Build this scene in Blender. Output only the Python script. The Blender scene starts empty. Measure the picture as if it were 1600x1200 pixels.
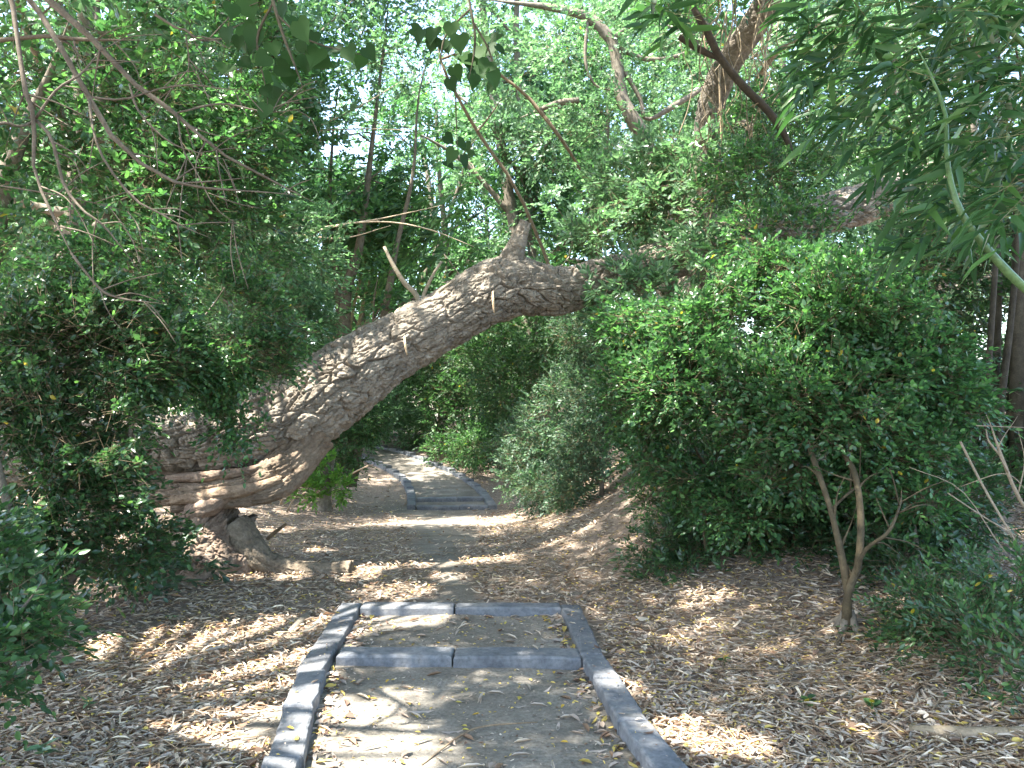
import bpy, math
import numpy as np
from mathutils import Vector, Matrix

scene = bpy.context.scene
col = scene.collection

# ------------------------------------------------------------------ camera, sky, sun, exposure
CAM_Z, F, HOR = 1.55, 1202.0, 612.0          # eye height (m), focal length and horizon row in 1600 px terms
cd = bpy.data.cameras.new("camera")
cd.sensor_width = 36.0
cd.lens = F / 1600 * 36.0
cd.clip_start = 0.05
cd.clip_end = 3000
cam = bpy.data.objects.new("camera", cd)
col.objects.link(cam)
cam.location = (0, 0, CAM_Z)
cam.rotation_euler = (math.radians(90) + math.atan((HOR - 600) / F), 0, 0)
scene.camera = cam

SUN = Vector((-0.40, -0.20, 0.89)).normalized()      # direction towards the sun
elev = math.asin(SUN.z)
world = bpy.data.worlds.new("World")
scene.world = world
world.use_nodes = True
wn = world.node_tree.nodes
sky = wn.new("ShaderNodeTexSky")
sky.sky_type = 'NISHITA'
sky.sun_disc = False
sky.sun_elevation = elev
sky.sun_rotation = math.atan2(SUN.x, SUN.y)
sky.air_density = 1.0
sky.dust_density = 2.0
wn["Background"].inputs[1].default_value = 0.15
world.node_tree.links.new(sky.outputs[0], wn["Background"].inputs[0])

sd = bpy.data.lights.new("sun", 'SUN')
sd.energy = 4.2
sd.angle = math.radians(0.53)
sd.color = (1.0, 0.95, 0.87)
so = bpy.data.objects.new("sun", sd)
col.objects.link(so)
so.rotation_euler = SUN.to_track_quat('Z', 'Y').to_euler()

scene.view_settings.view_transform = 'Standard'
scene.view_settings.look = 'None'
scene.view_settings.exposure = 2.95
scene.view_settings.gamma = 1
scene.view_settings.use_curve_mapping = False
scene.cycles.max_bounces = 10
scene.cycles.diffuse_bounces = 6
scene.cycles.glossy_bounces = 3
scene.cycles.transmission_bounces = 6
scene.cycles.sample_clamp_indirect = 8.0

# ------------------------------------------------------------------ numpy helpers
def hash3(i, j, k, seed):
    n = (i.astype(np.int64) * 374761393 + j.astype(np.int64) * 668265263 + k.astype(np.int64) * 2147483647 + seed * 1274126177) & 0xffffffff
    n = ((n ^ (n >> 13)) * 1274126177) & 0xffffffff
    n = (n ^ (n >> 16)) & 0xffffffff
    return n / 4294967295.0

def vnoise(p, seed=0):
    p = np.asarray(p, float)
    f = np.floor(p)
    t = p - f
    t = t * t * (3 - 2 * t)
    f = f.astype(np.int64)
    out = 0
    for dx in (0, 1):
        for dy in (0, 1):
            for dz in (0, 1):
                w = (t[:, 0] if dx else 1 - t[:, 0]) * (t[:, 1] if dy else 1 - t[:, 1]) * (t[:, 2] if dz else 1 - t[:, 2])
                out = out + w * hash3(f[:, 0] + dx, f[:, 1] + dy, f[:, 2] + dz, seed)
    return out

def fbm(p, seed=0, oct=4):
    p = np.asarray(p, float)
    a, s, n = 0, 0.5, 0
    for o in range(oct):
        a = a + s * vnoise(p * 2 ** o, seed + o * 17)
        n += s
        s *= 0.5
    return a / n

def sstep(a, b, x):
    t = np.clip((np.asarray(x, float) - a) / (b - a), 0, 1)
    return t * t * (3 - 2 * t)

def unit(v):
    return v / np.maximum(np.linalg.norm(v, axis=-1, keepdims=True), 1e-9)

def P(px, py, Y):
    return np.array([(px - 800) / F * Y, Y, CAM_Z + (HOR - py) / F * Y])

def mesh_from(name, verts, faces, tint=None, smooth=True):
    """faces: (n,3) or (n,4) int array"""
    me = bpy.data.meshes.new(name)
    verts = np.asarray(verts, np.float32)
    faces = np.asarray(faces, np.int32)
    k = faces.shape[1]
    me.vertices.add(len(verts))
    me.vertices.foreach_set("co", verts.ravel())
    me.loops.add(faces.size)
    me.loops.foreach_set("vertex_index", faces.ravel())
    me.polygons.add(len(faces))
    me.polygons.foreach_set("loop_start", np.arange(0, faces.size, k, dtype=np.int32))
    me.polygons.foreach_set("use_smooth", np.full(len(faces), smooth, bool))
    if tint is not None:
        a = me.attributes.new("tint", 'FLOAT_COLOR', 'POINT')
        c = np.ones((len(verts), 4), np.float32)
        c[:, :3] = tint
        a.data.foreach_set("color", c.ravel())
    me.update(calc_edges=True)
    return me

class MB:
    """collects triangles / quads, builds one mesh object"""
    def __init__(self):
        self.v, self.f, self.c, self.n = [], [], [], 0
    def add(self, v, f, c=None):
        v = np.asarray(v, float)
        f = np.asarray(f, np.int64)
        if f.shape[1] == 4:
            f = np.concatenate([f[:, [0, 1, 2]], f[:, [0, 2, 3]]])
        self.v.append(v)
        self.f.append(f + self.n)
        self.c.append(np.ones((len(v), 3)) * (np.array([1, 1, 1]) if c is None else c))
        self.n += len(v)
        return self
    def mesh(self, name, smooth=True):
        return mesh_from(name, np.concatenate(self.v), np.concatenate(self.f), np.concatenate(self.c), smooth)
    def build(self, name, material, parent=None, kind=None, smooth=True):
        return link(name, self.mesh(name, smooth), material, parent, kind)

def link(name, me, material=None, parent=None, kind=None):
    if material is not None and not me.materials:
        me.materials.append(material)
    o = bpy.data.objects.new(name, me)
    col.objects.link(o)
    if parent is not None:
        o.parent = parent
        o.matrix_parent_inverse = Matrix.Translation(-parent.location)
    if kind:
        o["kind"] = kind
    return o

def thing(name, label, cat, loc=(0, 0, 0), group=None):
    o = bpy.data.objects.new(name, None)
    col.objects.link(o)
    o.empty_display_size = 0.1
    o.location = Vector([float(c) for c in loc])
    return tag(o, label, cat, group)

def tag(o, label, cat, group=None):
    o["label"], o["category"] = label, cat
    if group:
        o["group"] = group
    return o

def copy_tree(root, loc, rz, sc, label=None, group=None):
    r = root.copy()
    col.objects.link(r)
    r.location = Vector([float(c) for c in loc])
    r.rotation_euler = (0, 0, rz)
    r.scale = (sc, sc, sc)
    if label:
        r["label"] = label
    if group:
        r["group"] = group
    for ch in root.children:
        c = ch.copy()
        col.objects.link(c)
        c.parent = r
    return r

def spline(pts, n):
    """Catmull-Rom through points (rows may carry extra columns such as the radius)"""
    p = np.asarray(pts, float)
    p = np.vstack([2 * p[0] - p[1], p, 2 * p[-1] - p[-2]])
    m = len(p) - 3
    t = np.linspace(0, m - 1e-6, n)
    i = t.astype(int)
    t = (t - i)[:, None]
    a, b, c, d = p[i], p[i + 1], p[i + 2], p[i + 3]
    return 0.5 * (2 * b + (c - a) * t + (2 * a - 5 * b + 4 * c - d) * t ** 2 + (3 * b - 3 * c + d - a) * t ** 3)

def frames(c):
    T = unit(np.gradient(c, axis=0))
    N = np.zeros_like(T)
    ref = np.array([0, 0, 1.0]) if abs(T[0, 2]) < 0.9 else np.array([1.0, 0, 0])
    n = ref - T[0] * ref.dot(T[0])
    n /= np.linalg.norm(n)
    for i in range(len(T)):
        n = n - T[i] * n.dot(T[i])
        n /= np.linalg.norm(n)
        N[i] = n
    return T, N, np.cross(T, N)

def tube(pts, n=12, sides=6, wob=0.0, seed=0):
    """pts rows: x y z r  ->  verts, quads with closed ends"""
    q = spline(pts, n)
    c, r = q[:, :3], np.maximum(q[:, 3], 0.0008)
    T, N, B = frames(c)
    a = np.linspace(0, 2 * np.pi, sides, endpoint=False)
    rr = r[:, None] * np.ones(sides)
    if wob:
        rng = np.random.default_rng(seed)
        rr = rr * (1 + wob * (rng.random((n, sides)) - 0.5))
    v = c[:, None, :] + rr[..., None] * (np.cos(a)[None, :, None] * N[:, None, :] + np.sin(a)[None, :, None] * B[:, None, :])
    v = v.reshape(-1, 3)
    i, j = np.meshgrid(np.arange(n - 1), np.arange(sides), indexing='ij')
    j2 = (j + 1) % sides
    f = np.stack([i * sides + j, i * sides + j2, (i + 1) * sides + j2, (i + 1) * sides + j], -1).reshape(-1, 4)
    k = len(v)
    v = np.vstack([v, c[:1], c[-1:]])
    jj = np.arange(sides)
    cap = np.concatenate([np.stack([np.full(sides, k), (jj + 1) % sides, jj], -1),
                          np.stack([np.full(sides, k + 1), (n - 1) * sides + jj, (n - 1) * sides + (jj + 1) % sides], -1)])
    f = np.concatenate([f[:, [0, 1, 2]], f[:, [0, 2, 3]], cap])
    return v, f

def wtube(mb, pxpts, n=14, sides=6, wob=0.0, seed=0, c=None):
    """tube from rows (px, py, depth, radius in px)"""
    pts = [list(P(a, b, d)) + [r * d / F] for a, b, d, r in pxpts]
    v, f = tube(pts, n, sides, wob, seed)
    mb.add(v, f, c)
    return np.array(pts)

# ------------------------------------------------------------------ materials
def new_mat(name):
    m = bpy.data.materials.new(name)
    m.use_nodes = True
    nt = m.node_tree
    return m, nt, nt.nodes, nt.links, nt.nodes["Principled BSDF"]

def leaf_mat(name, rough=0.38, trans=0.38, spec=0.5, boost=(1.2, 1.5, 0.95)):
    m, nt, N, L, b = new_mat(name)
    at = N.new("ShaderNodeAttribute"); at.attribute_name = "tint"
    nz = N.new("ShaderNodeTexNoise"); nz.inputs["Scale"].default_value = 60
    mp = N.new("ShaderNodeMapRange"); mp.inputs[3].default_value = 0.75; mp.inputs[4].default_value = 1.2
    L.new(nz.outputs[0], mp.inputs[0])
    mx = N.new("ShaderNodeVectorMath"); mx.operation = 'SCALE'
    L.new(at.outputs["Color"], mx.inputs[0]); L.new(mp.outputs[0], mx.inputs["Scale"])
    L.new(mx.outputs[0], b.inputs["Base Color"])
    b.inputs["Roughness"].default_value = rough
    b.inputs["Specular IOR Level"].default_value = spec
    tr = N.new("ShaderNodeBsdfTranslucent")
    m2 = N.new("ShaderNodeVectorMath"); m2.operation = 'MULTIPLY'; m2.inputs[1].default_value = boost
    L.new(mx.outputs[0], m2.inputs[0]); L.new(m2.outputs[0], tr.inputs["Color"])
    ms = N.new("ShaderNodeMixShader"); ms.inputs[0].default_value = trans
    L.new(b.outputs[0], ms.inputs[1]); L.new(tr.outputs[0], ms.inputs[2])
    L.new(ms.outputs[0], N["Material Output"].inputs[0])
    return m

def noise_mat(name, cols, scale, rough=0.85, bump=0.3, bscale=None, stretch=(1, 1, 1), dist=0.01, use_tint=False, coords="Object"):
    m, nt, N, L, b = new_mat(name)
    tc = N.new("ShaderNodeTexCoord")
    mp = N.new("ShaderNodeMapping"); mp.inputs["Scale"].default_value = stretch
    L.new(tc.outputs[coords], mp.inputs[0])
    nz = N.new("ShaderNodeTexNoise"); nz.inputs["Scale"].default_value = scale; nz.inputs["Detail"].default_value = 8; nz.inputs["Roughness"].default_value = 0.65
    L.new(mp.outputs[0], nz.inputs["Vector"])
    cr = N.new("ShaderNodeValToRGB")
    el = cr.color_ramp.elements
    for i, c in enumerate(cols):
        x = 0.28 + 0.44 * i / max(1, len(cols) - 1)
        e = el[i] if i < 2 else el.new(x)
        e.position = x; e.color = (*c, 1)
    L.new(nz.outputs[0], cr.inputs[0])
    n3 = N.new("ShaderNodeTexNoise"); n3.inputs["Scale"].default_value = scale * 7; n3.inputs["Detail"].default_value = 5; n3.inputs["Roughness"].default_value = 0.7
    L.new(mp.outputs[0], n3.inputs["Vector"])
    mr = N.new("ShaderNodeMapRange"); mr.inputs[1].default_value = .3; mr.inputs[2].default_value = .7; mr.inputs[3].default_value = .66; mr.inputs[4].default_value = 1.32
    L.new(n3.outputs[0], mr.inputs[0])
    sc = N.new("ShaderNodeVectorMath"); sc.operation = 'SCALE'
    L.new(cr.outputs[0], sc.inputs[0]); L.new(mr.outputs[0], sc.inputs["Scale"])
    out = sc.outputs[0]
    if use_tint:
        at = N.new("ShaderNodeAttribute"); at.attribute_name = "tint"
        mm = N.new("ShaderNodeVectorMath"); mm.operation = 'MULTIPLY'
        L.new(out, mm.inputs[0]); L.new(at.outputs["Color"], mm.inputs[1]); out = mm.outputs[0]
    L.new(out, b.inputs["Base Color"])
    b.inputs["Roughness"].default_value = rough
    b.inputs["Specular IOR Level"].default_value = 0.3
    n2 = N.new("ShaderNodeTexNoise"); n2.inputs["Scale"].default_value = bscale or scale * 3; n2.inputs["Detail"].default_value = 6
    L.new(mp.outputs[0], n2.inputs["Vector"])
    bp = N.new("ShaderNodeBump"); bp.inputs["Strength"].default_value = bump; bp.inputs["Distance"].default_value = dist
    L.new(n2.outputs[0], bp.inputs["Height"]); L.new(bp.outputs[0], b.inputs["Normal"])
    return m

M = {}
M['leaf'] = leaf_mat("glossy_leaf", 0.30, 0.40, 0.6)
M['soft_leaf'] = leaf_mat("soft_leaf", 0.5, 0.42, 0.4)
M['dull_leaf'] = leaf_mat("dull_leaf", 0.6, 0.3, 0.15)
M['bamboo_leaf'] = leaf_mat("bamboo_leaf", 0.42, 0.36, 0.3)
M['dry_leaf'] = leaf_mat("dry_leaf", 0.75, 0.15, 0.25, (1.2, 1.0, 0.8))
M['bark'] = noise_mat("grey_bark", [(0.13, 0.118, 0.100), (0.24, 0.220, 0.190), (0.35, 0.328, 0.290)], 7, 0.92, 0.9, 48, (1, 1, 1), 0.012, True)
M['raw_wood'] = noise_mat("raw_wood", [(0.10, 0.068, 0.048), (0.20, 0.145, 0.105), (0.30, 0.24, 0.185)], 7, 0.9, 0.8, 38, (1, 1, 1), 0.012)
M['thin_bark'] = noise_mat("thin_bark", [(0.085, 0.070, 0.052), (0.15, 0.127, 0.096), (0.22, 0.19, 0.15)], 14, 0.85, 0.4, 60, (1, 1, 1), 0.004, True)
M['cane'] = noise_mat("dry_cane", [(0.30, 0.23, 0.15), (0.46, 0.37, 0.26)], 12, 0.6, 0.2, 60, use_tint=True)
M['green_cane'] = noise_mat("green_cane", [(0.05, 0.10, 0.03), (0.12, 0.19, 0.07)], 9, 0.4, 0.1, 60)
M['kerb'] = noise_mat("kerb_slate_grey", [(0.06, 0.062, 0.064), (0.125, 0.13, 0.136), (0.165, 0.166, 0.165), (0.23, 0.205, 0.17)], 4.2, 0.7, 0.6, 60, (1, 1, 1), 0.005, True)

# ------------------------------------------------------------------ terrain
def height(x, y):
    x = np.asarray(x, float); y = np.asarray(y, float)
    z = -0.50 * sstep(5.6, 14.0, y) + 0.65 * sstep(14.5, 22.0, y) + 0.04 * sstep(4.6, 5.6, y)
    # left side stays level with the near ground
    z = z + 0.42 * sstep(5.6, 14, y) * sstep(1.6, 4.5, -x - 0.10 * (y - 6)) * (1 - sstep(14, 20, y))
    # bank on the right
    z = z + 0.34 * sstep(0.75, 2.6, x) * sstep(1.5, 3.5, y)
    edge = -0.45 + 0.9 * (1 - sstep(5.2, 8.0, y))
    z = z + 1.15 * sstep(edge, edge + 3.6, x) * sstep(5.0, 8.2, y) * (1 - 0.55 * sstep(11, 15, y) * (1 - sstep(1.5, 4, x)))
    p = np.stack([x.ravel() * 0.9, y.ravel() * 0.9, 0 * x.ravel()], -1)
    z = z + (0.07 * (fbm(p, 3, 3) - 0.5)).reshape(x.shape) * sstep(0.2, 0.9, np.abs(x + 0.3) - 0.6 * (1 - sstep(6, 9, y)))
    far = sstep(26, 90, np.hypot(x, y))
    return z * (1 - far) + 0.3 * far

def H(x, y):
    return float(height(np.array([x]), np.array([y]))[0])

def ground_at(px, py):
    d = np.array([(px - 800) / F, 1.0, (HOR - py) / F])
    Y = np.arange(1.5, 60, 0.02)
    z = CAM_Z + d[2] * Y - height(d[0] * Y, Y)
    i = int(np.argmax(z < 0))
    Yc = Y[i] if i else 60
    return np.array([d[0] * Yc, Yc, H(d[0] * Yc, Yc)])

def grow(pts):
    out = []
    for px, py, r in pts:
        p = ground_at(px, py); out.append((px, py - r * .6, float(p[1]), r))
    return out

# near path lines (kerb tops), measured
LK_OUT = np.array([[-0.78, 0.6], [-0.86, 2.2], [-0.99, 3.07], [-1.14, 4.10], [-1.175, 5.0], [-1.195, 5.40]])
LK_IN = np.array([[-0.635, 0.6], [-0.715, 2.2], [-0.846, 3.07], [-0.995, 4.08], [-1.03, 5.0], [-1.05, 5.40]])
RK_IN = np.array([[0.95, 0.6], [0.72, 2.2], [0.565, 3.04], [0.487, 3.48], [0.43, 4.0], [0.393, 4.36], [0.340, 5.36]])
RK_OUT = np.array([[1.10, 0.6], [0.865, 2.2], [0.71, 3.04], [0.625, 3.48], [0.566, 4.0], [0.525, 4.36], [0.482, 5.36]])

def worn(x, y):
    """1 where feet keep the ground bare"""
    cx = np.interp(y, [0, 5.4, 7, 9, 12, 15, 18, 21], [-0.15, -0.34, -0.62, -0.85, -1.15, -1.3, -2.3, -4.2])
    hw = np.interp(y, [0, 5.3, 5.7, 7.5, 10, 13, 15, 21], [0.75, 0.72, 0.14, 0.24, 0.50, 0.75, 0.7, 0.7])
    n = fbm(np.stack([x * 2.2, y * 1.4, 0 * x], -1), 9, 3) - 0.5
    return 1 - sstep(0.55, 1.25, np.abs(x - cx) / hw + 1.5 * n)

def graded(lo, hi, fine, far):
    a = [0.0]
    s = fine
    while a[-1] < hi:
        a.append(a[-1] + s)
        if a[-1] > 6: s *= 1.10
    b = [0.0]
    s = fine
    while b[-1] > lo:
        b.append(b[-1] - s)
        if b[-1] < -5: s *= 1.14
    return np.array(b[:0:-1] + a)

gx = graded(-700, 700, 0.075, 0)
gy = graded(-700, 900, 0.075, 0)
gx, gy = np.array(gx), np.array(gy)
X, Yg = np.meshgrid(gx, gy, indexing='ij')
Z = height(X, Yg)
W = worn(X.ravel(), Yg.ravel())
ii, jj = np.meshgrid(np.arange(len(gx) - 1), np.arange(len(gy) - 1), indexing='ij')
m_ = len(gy)
gf = np.stack([ii * m_ + jj, (ii + 1) * m_ + jj, (ii + 1) * m_ + jj + 1, ii * m_ + jj + 1], -1).reshape(-1, 4)
inside = (np.interp(Yg, LK_IN[:, 1], LK_IN[:, 0]) - 0.05 < X) & (X < np.interp(Yg, RK_IN[:, 1], RK_IN[:, 0]) + 0.05) & (Yg > 0.5) & (Yg < 5.3)
Z = np.where(inside, Z - 0.05, Z)

def soil_mat(name, use_worn):
    m, nt, N, L, b = new_mat(name)
    tc = N.new("ShaderNodeTexCoord")
    def nz(scale, detail=8, rough=0.65):
        n = N.new("ShaderNodeTexNoise"); n.inputs["Scale"].default_value = scale; n.inputs["Detail"].default_value = detail; n.inputs["Roughness"].default_value = rough
        L.new(tc.outputs["Object"], n.inputs["Vector"]); return n
    def ramp(n, c1, c2, a=0.35, bb=0.65):
        r = N.new("ShaderNodeValToRGB"); r.color_ramp.elements[0].position = a; r.color_ramp.elements[1].position = bb
        r.color_ramp.elements[0].color = (*c1, 1); r.color_ramp.elements[1].color = (*c2, 1); L.new(n.outputs[0], r.inputs[0]); return r
    soil = ramp(nz(3.0), (0.135, 0.121, 0.099), (0.235, 0.213, 0.178))
    fine = ramp(nz(55, 4), (0.62, 0.62, 0.62), (1.25, 1.25, 1.25), 0.3, 0.7)
    mul = N.new("ShaderNodeVectorMath"); mul.operation = 'MULTIPLY'
    L.new(soil.outputs[0], mul.inputs[0]); L.new(fine.outputs[0], mul.inputs[1])
    out = mul.outputs[0]
    if use_worn:
        hum = ramp(nz(24), (0.12, 0.092, 0.070), (0.28, 0.225, 0.175), 0.3, 0.7)
        at = N.new("ShaderNodeAttribute"); at.attribute_name = "tint"
        sp = N.new("ShaderNodeSeparateColor"); L.new(at.outputs["Color"], sp.inputs[0])
        mx = N.new("ShaderNodeMix"); mx.data_type = 'RGBA'
        L.new(sp.outputs[0], mx.inputs[0]); L.new(hum.outputs[0], mx.inputs[6]); L.new(out, mx.inputs[7])
        out = mx.outputs[2]
    L.new(out, b.inputs["Base Color"])
    b.inputs["Roughness"].default_value = 0.95
    b.inputs["Specular IOR Level"].default_value = 0.15
    bp = N.new("ShaderNodeBump"); bp.inputs["Strength"].default_value = 0.7; bp.inputs["Distance"].default_value = 0.012
    ad = N.new("ShaderNodeMath"); ad.operation = 'ADD'
    L.new(nz(45, 6).outputs[0], ad.inputs[0]); L.new(nz(9, 4).outputs[0], ad.inputs[1])
    L.new(ad.outputs[0], bp.inputs["Height"]); L.new(bp.outputs[0], b.inputs["Normal"])
    return m

M['ground'] = soil_mat("leafy_forest_soil", True)
M['path'] = soil_mat("packed_path_soil", False)
g = link("ground", mesh_from("ground", np.stack([X.ravel(), Yg.ravel(), Z.ravel()], -1), gf, np.repeat(W[:, None], 3, 1)), M['ground'], kind="structure")

def ribbon(name, left, right, zfun, n, m):
    s = np.linspace(0, 1, n)
    ys = np.linspace(left[0][1], left[-1][1], n)
    v = []
    for k, yy in enumerate(ys):
        xl = np.interp(yy, left[:, 1], left[:, 0]); xr = np.interp(yy, right[:, 1], right[:, 0])
        for t in np.linspace(0, 1, m):
            v.append((xl + (xr - xl) * t, yy, 0))
    v = np.array(v)
    v[:, 2] = zfun(v[:, 0], v[:, 1])
    i, j = np.meshgrid(np.arange(n - 1), np.arange(m - 1), indexing='ij')
    f = np.stack([i * m + j, i * m + j + 1, (i + 1) * m + j + 1, (i + 1) * m + j], -1).reshape(-1, 4)
    return link(name, mesh_from(name, v, f), M['path'], kind="structure")

def path_z(x, y):
    n = fbm(np.stack([x * 2.5, y * 2.5, 0 * x], -1), 21, 4) - 0.5
    return 0.004 + 0.035 * n + 0.022 * sstep(4.3, 4.6, y)
ribbon("path", LK_IN - [0.03, 0], RK_IN + [0.03, 0], path_z, 150, 46)

# ------------------------------------------------------------------ kerbs
rngk = np.random.default_rng(5)
def kerb_block(parent, quad, z0, z1, label=None, seed=0, material='kerb'):
    """quad: four ground corners (a,b,c,d) going round; a bevelled block a little worn"""
    q = np.asarray(quad, float)
    c = q.mean(0)
    N = 14
    bev = 0.014
    rows = []
    # rings: bottom, upper side, bevel, top
    a, b, cc, d = q
    def ring(ins, z):
        pts = []
        for (p0, p1) in ((a, b), (b, cc), (cc, d), (d, a)):
            for t in np.linspace(0, 1, N, endpoint=False):
                pts.append(p0 + (p1 - p0) * t)
        pts = np.array(pts)
        dirs = unit(c - pts)
        # inset towards the block's long axis
        ax = unit(((b + cc) / 2 - (a + d) / 2)[None])[0]
        pr = np.array([-ax[1], ax[0]])
        o = pts - c
        u, w = o @ ax, o @ pr
        um, wm = np.abs(u).max(), np.abs(w).max()
        u = u * (1 - ins / um); w = w * (1 - ins / wm)
        pts = c + u[:, None] * ax + w[:, None] * pr
        r = np.random.default_rng(seed)
        k = r.normal(0, 0.0022, (len(pts), 2)) + 0.007 * (np.stack([vnoise(np.c_[pts * 9, np.full(len(pts), seed + q)], 4) for q in (0, 50)], -1) - .5)
        dz = 0.008 * (vnoise(np.c_[pts * 6, np.full(len(pts), seed)], 4) - 0.5)
        return np.c_[pts + k, np.full(len(pts), z) + dz]
    R = [ring(0, z0), ring(0, z1 - bev), ring(bev * 0.35, z1 - bev * 0.3), ring(bev, z1)]
    n = 4 * N
    v = np.vstack(R + [np.r_[c, z1][None]])
    f = []
    for k in range(3):
        for j in range(n):
            j2 = (j + 1) % n
            f += [(k * n + j, k * n + j2, (k + 1) * n + j2), (k * n + j, (k + 1) * n + j2, (k + 1) * n + j)]
    for j in range(n):
        f.append((3 * n + j, 3 * n + (j + 1) % n, 4 * n))
    t = 0.82 + 0.22 * np.random.default_rng(seed + 50).random()
    tint = np.array([t * 0.98, t, t * 1.04])
    o = link("kerb_block", mesh_from("kerb_block", v, np.array(f), np.ones((len(v), 3)) * tint, False), M[material], parent)
    if label: o["label"] = label
    return o

KT = 0.072
def kerb_line(root, inner, outer, cuts, ztop, zbot, seed):
    for k in range(len(cuts) - 1):
        y0, y1 = cuts[k] + 0.004, cuts[k + 1] - 0.004
        xi = [np.interp(y, inner[:, 1], inner[:, 0]) for y in (y0, y1)]
        xo = [np.interp(y, outer[:, 1], outer[:, 0]) for y in (y0, y1)]
        jx = rngk.normal(0, .006, 2)
        q = [(xi[0] + jx[0], y0), (xi[1] + jx[1], y1), (xo[1] + jx[1], y1), (xo[0] + jx[0], y0)]
        if (q[1][0] - q[0][0]) * (q[2][1] - q[1][1]) - (q[1][1] - q[0][1]) * (q[2][0] - q[1][0]) < 0:
            q = [q[3], q[2], q[1], q[0]]
        kerb_block(root, q, zbot, ztop + rngk.normal(0, 0.004), seed=seed + k)

lk = thing("kerb", "near slate-grey kerb along the left side of the path with sunlit stretches", "kerb", (-1.0, 2.5, 0))
kerb_line(lk, LK_IN, LK_OUT, [0.62, 1.5, 2.35, 3.12, 3.62, 4.1, 5.02, 5.40], KT + 0.01, -0.12, 10)
rk = thing("kerb", "near slate-grey kerb of offset blocks along the right side of the path", "kerb", (0.6, 2.5, 0))
kerb_line(rk, RK_IN, RK_OUT, [0.62, 1.6, 2.5, 3.48, 4.0, 4.36, 5.36], KT, -0.12, 30)
sb = thing("step_edging", "front grey step edging between the near kerbs, closest to the camera", "step edging", (-0.3, 4.43, 0))
for k, (x0, x1, y0, y1) in enumerate([(-0.985, -0.335, 4.335, 4.490), (-0.329, 0.385, 4.315, 4.480)]):
    kerb_block(sb, [(x0, y0), (x1, y0 - 0.012), (x1, y1 - 0.012), (x0, y1)], -0.1, KT, seed=60 + k)
sb2 = thing("step_edging", "grey step edging closing the near path bay, second one from the camera", "step edging", (-0.3, 5.33, 0))
for k, (x0, x1, y0, y1) in enumerate([(-1.04, -0.40, 5.27, 5.40), (-0.385, 0.335, 5.255, 5.385)]):
    kerb_block(sb2, [(x0, y0), (x1, y0 - 0.01), (x1, y1 - 0.01), (x0, y1)], -0.1, KT + 0.01, seed=70 + k)

# far path
def curve_px(pxs, n):
    return spline(np.array([ground_at(a, b)[:2] for a, b in pxs]), n)
FL = curve_px([(650, 796), (649, 778), (641, 758), (622, 741), (594, 727), (566, 715), (535, 707)], 26)
FR = curve_px([(763, 797), (748, 775), (728, 757), (698, 739), (655, 722), (612, 707), (570, 700)], 26)
def far_kerb(label, line, other, seed):
    root = thing("kerb", label, "kerb", (line[0][0], line[0][1], H(*line[0])))
    d = unit(np.gradient(line, axis=0))
    nrm = np.stack([-d[:, 1], d[:, 0]], -1)
    away = np.sign(((line - other) * nrm).sum(1))[:, None]
    out = line + nrm * away * 0.15
    for k in range(0, len(line) - 1, 2):
        e = min(k + 2, len(line) - 1)
        q = [line[k], line[e], out[e], out[k]]
        c = np.mean(q, 0)
        q = [c + (p - c) * 0.985 for p in q]
        if (q[1][0] - q[0][0]) * (q[2][1] - q[1][1]) - (q[1][1] - q[0][1]) * (q[2][0] - q[1][0]) < 0:
            q = [q[3], q[2], q[1], q[0]]
        zz = H(*c)
        kerb_block(root, q, zz - 0.15, zz + 0.10, seed=seed + k)
    return root
far_kerb("far grey kerb on the left of the path where it curves away under the fallen trunk", FL, FR, 100)
far_kerb("far grey kerb on the right of the path where it curves away under the fallen trunk", FR, FL, 140)
sv = []
for t in np.linspace(0, 1, 12):
    p = FL + (FR - FL) * t
    sv.append(np.c_[p, height(p[:, 0], p[:, 1]) + 0.035])
sv = np.array(sv)
i, j = np.meshgrid(np.arange(11), np.arange(25), indexing='ij')
link("far_path", mesh_from("far_path", sv.reshape(-1, 3), np.stack([i * 26 + j, (i + 1) * 26 + j, (i + 1) * 26 + j + 1, i * 26 + j + 1], -1).reshape(-1, 4)), M['path'], kind="structure")
for k, (a, lab) in enumerate([(0, "low grey step edging across the front end of the far path"), (2, "grey step edging across the far path, one step behind its front end")]):
    l, r = FL[a], FR[a]
    d = unit((r - l)[None])[0]; n2 = np.array([-d[1], d[0]])
    rt = thing("step_edging", lab, "step edging", (*((l + r) / 2), H(*((l + r) / 2))))
    for t0, t1 in ((0.01, 0.60), (0.61, 0.99)):
        q = [l + (r - l) * t0, l + (r - l) * t1, l + (r - l) * t1 + n2 * 0.15, l + (r - l) * t0 + n2 * 0.15]
        zz = H(*np.mean(q, 0))
        kerb_block(rt, q, zz - 0.15, zz + 0.075 + 0.03 * k, seed=200 + k * 5 + int(t0 * 10))

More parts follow.
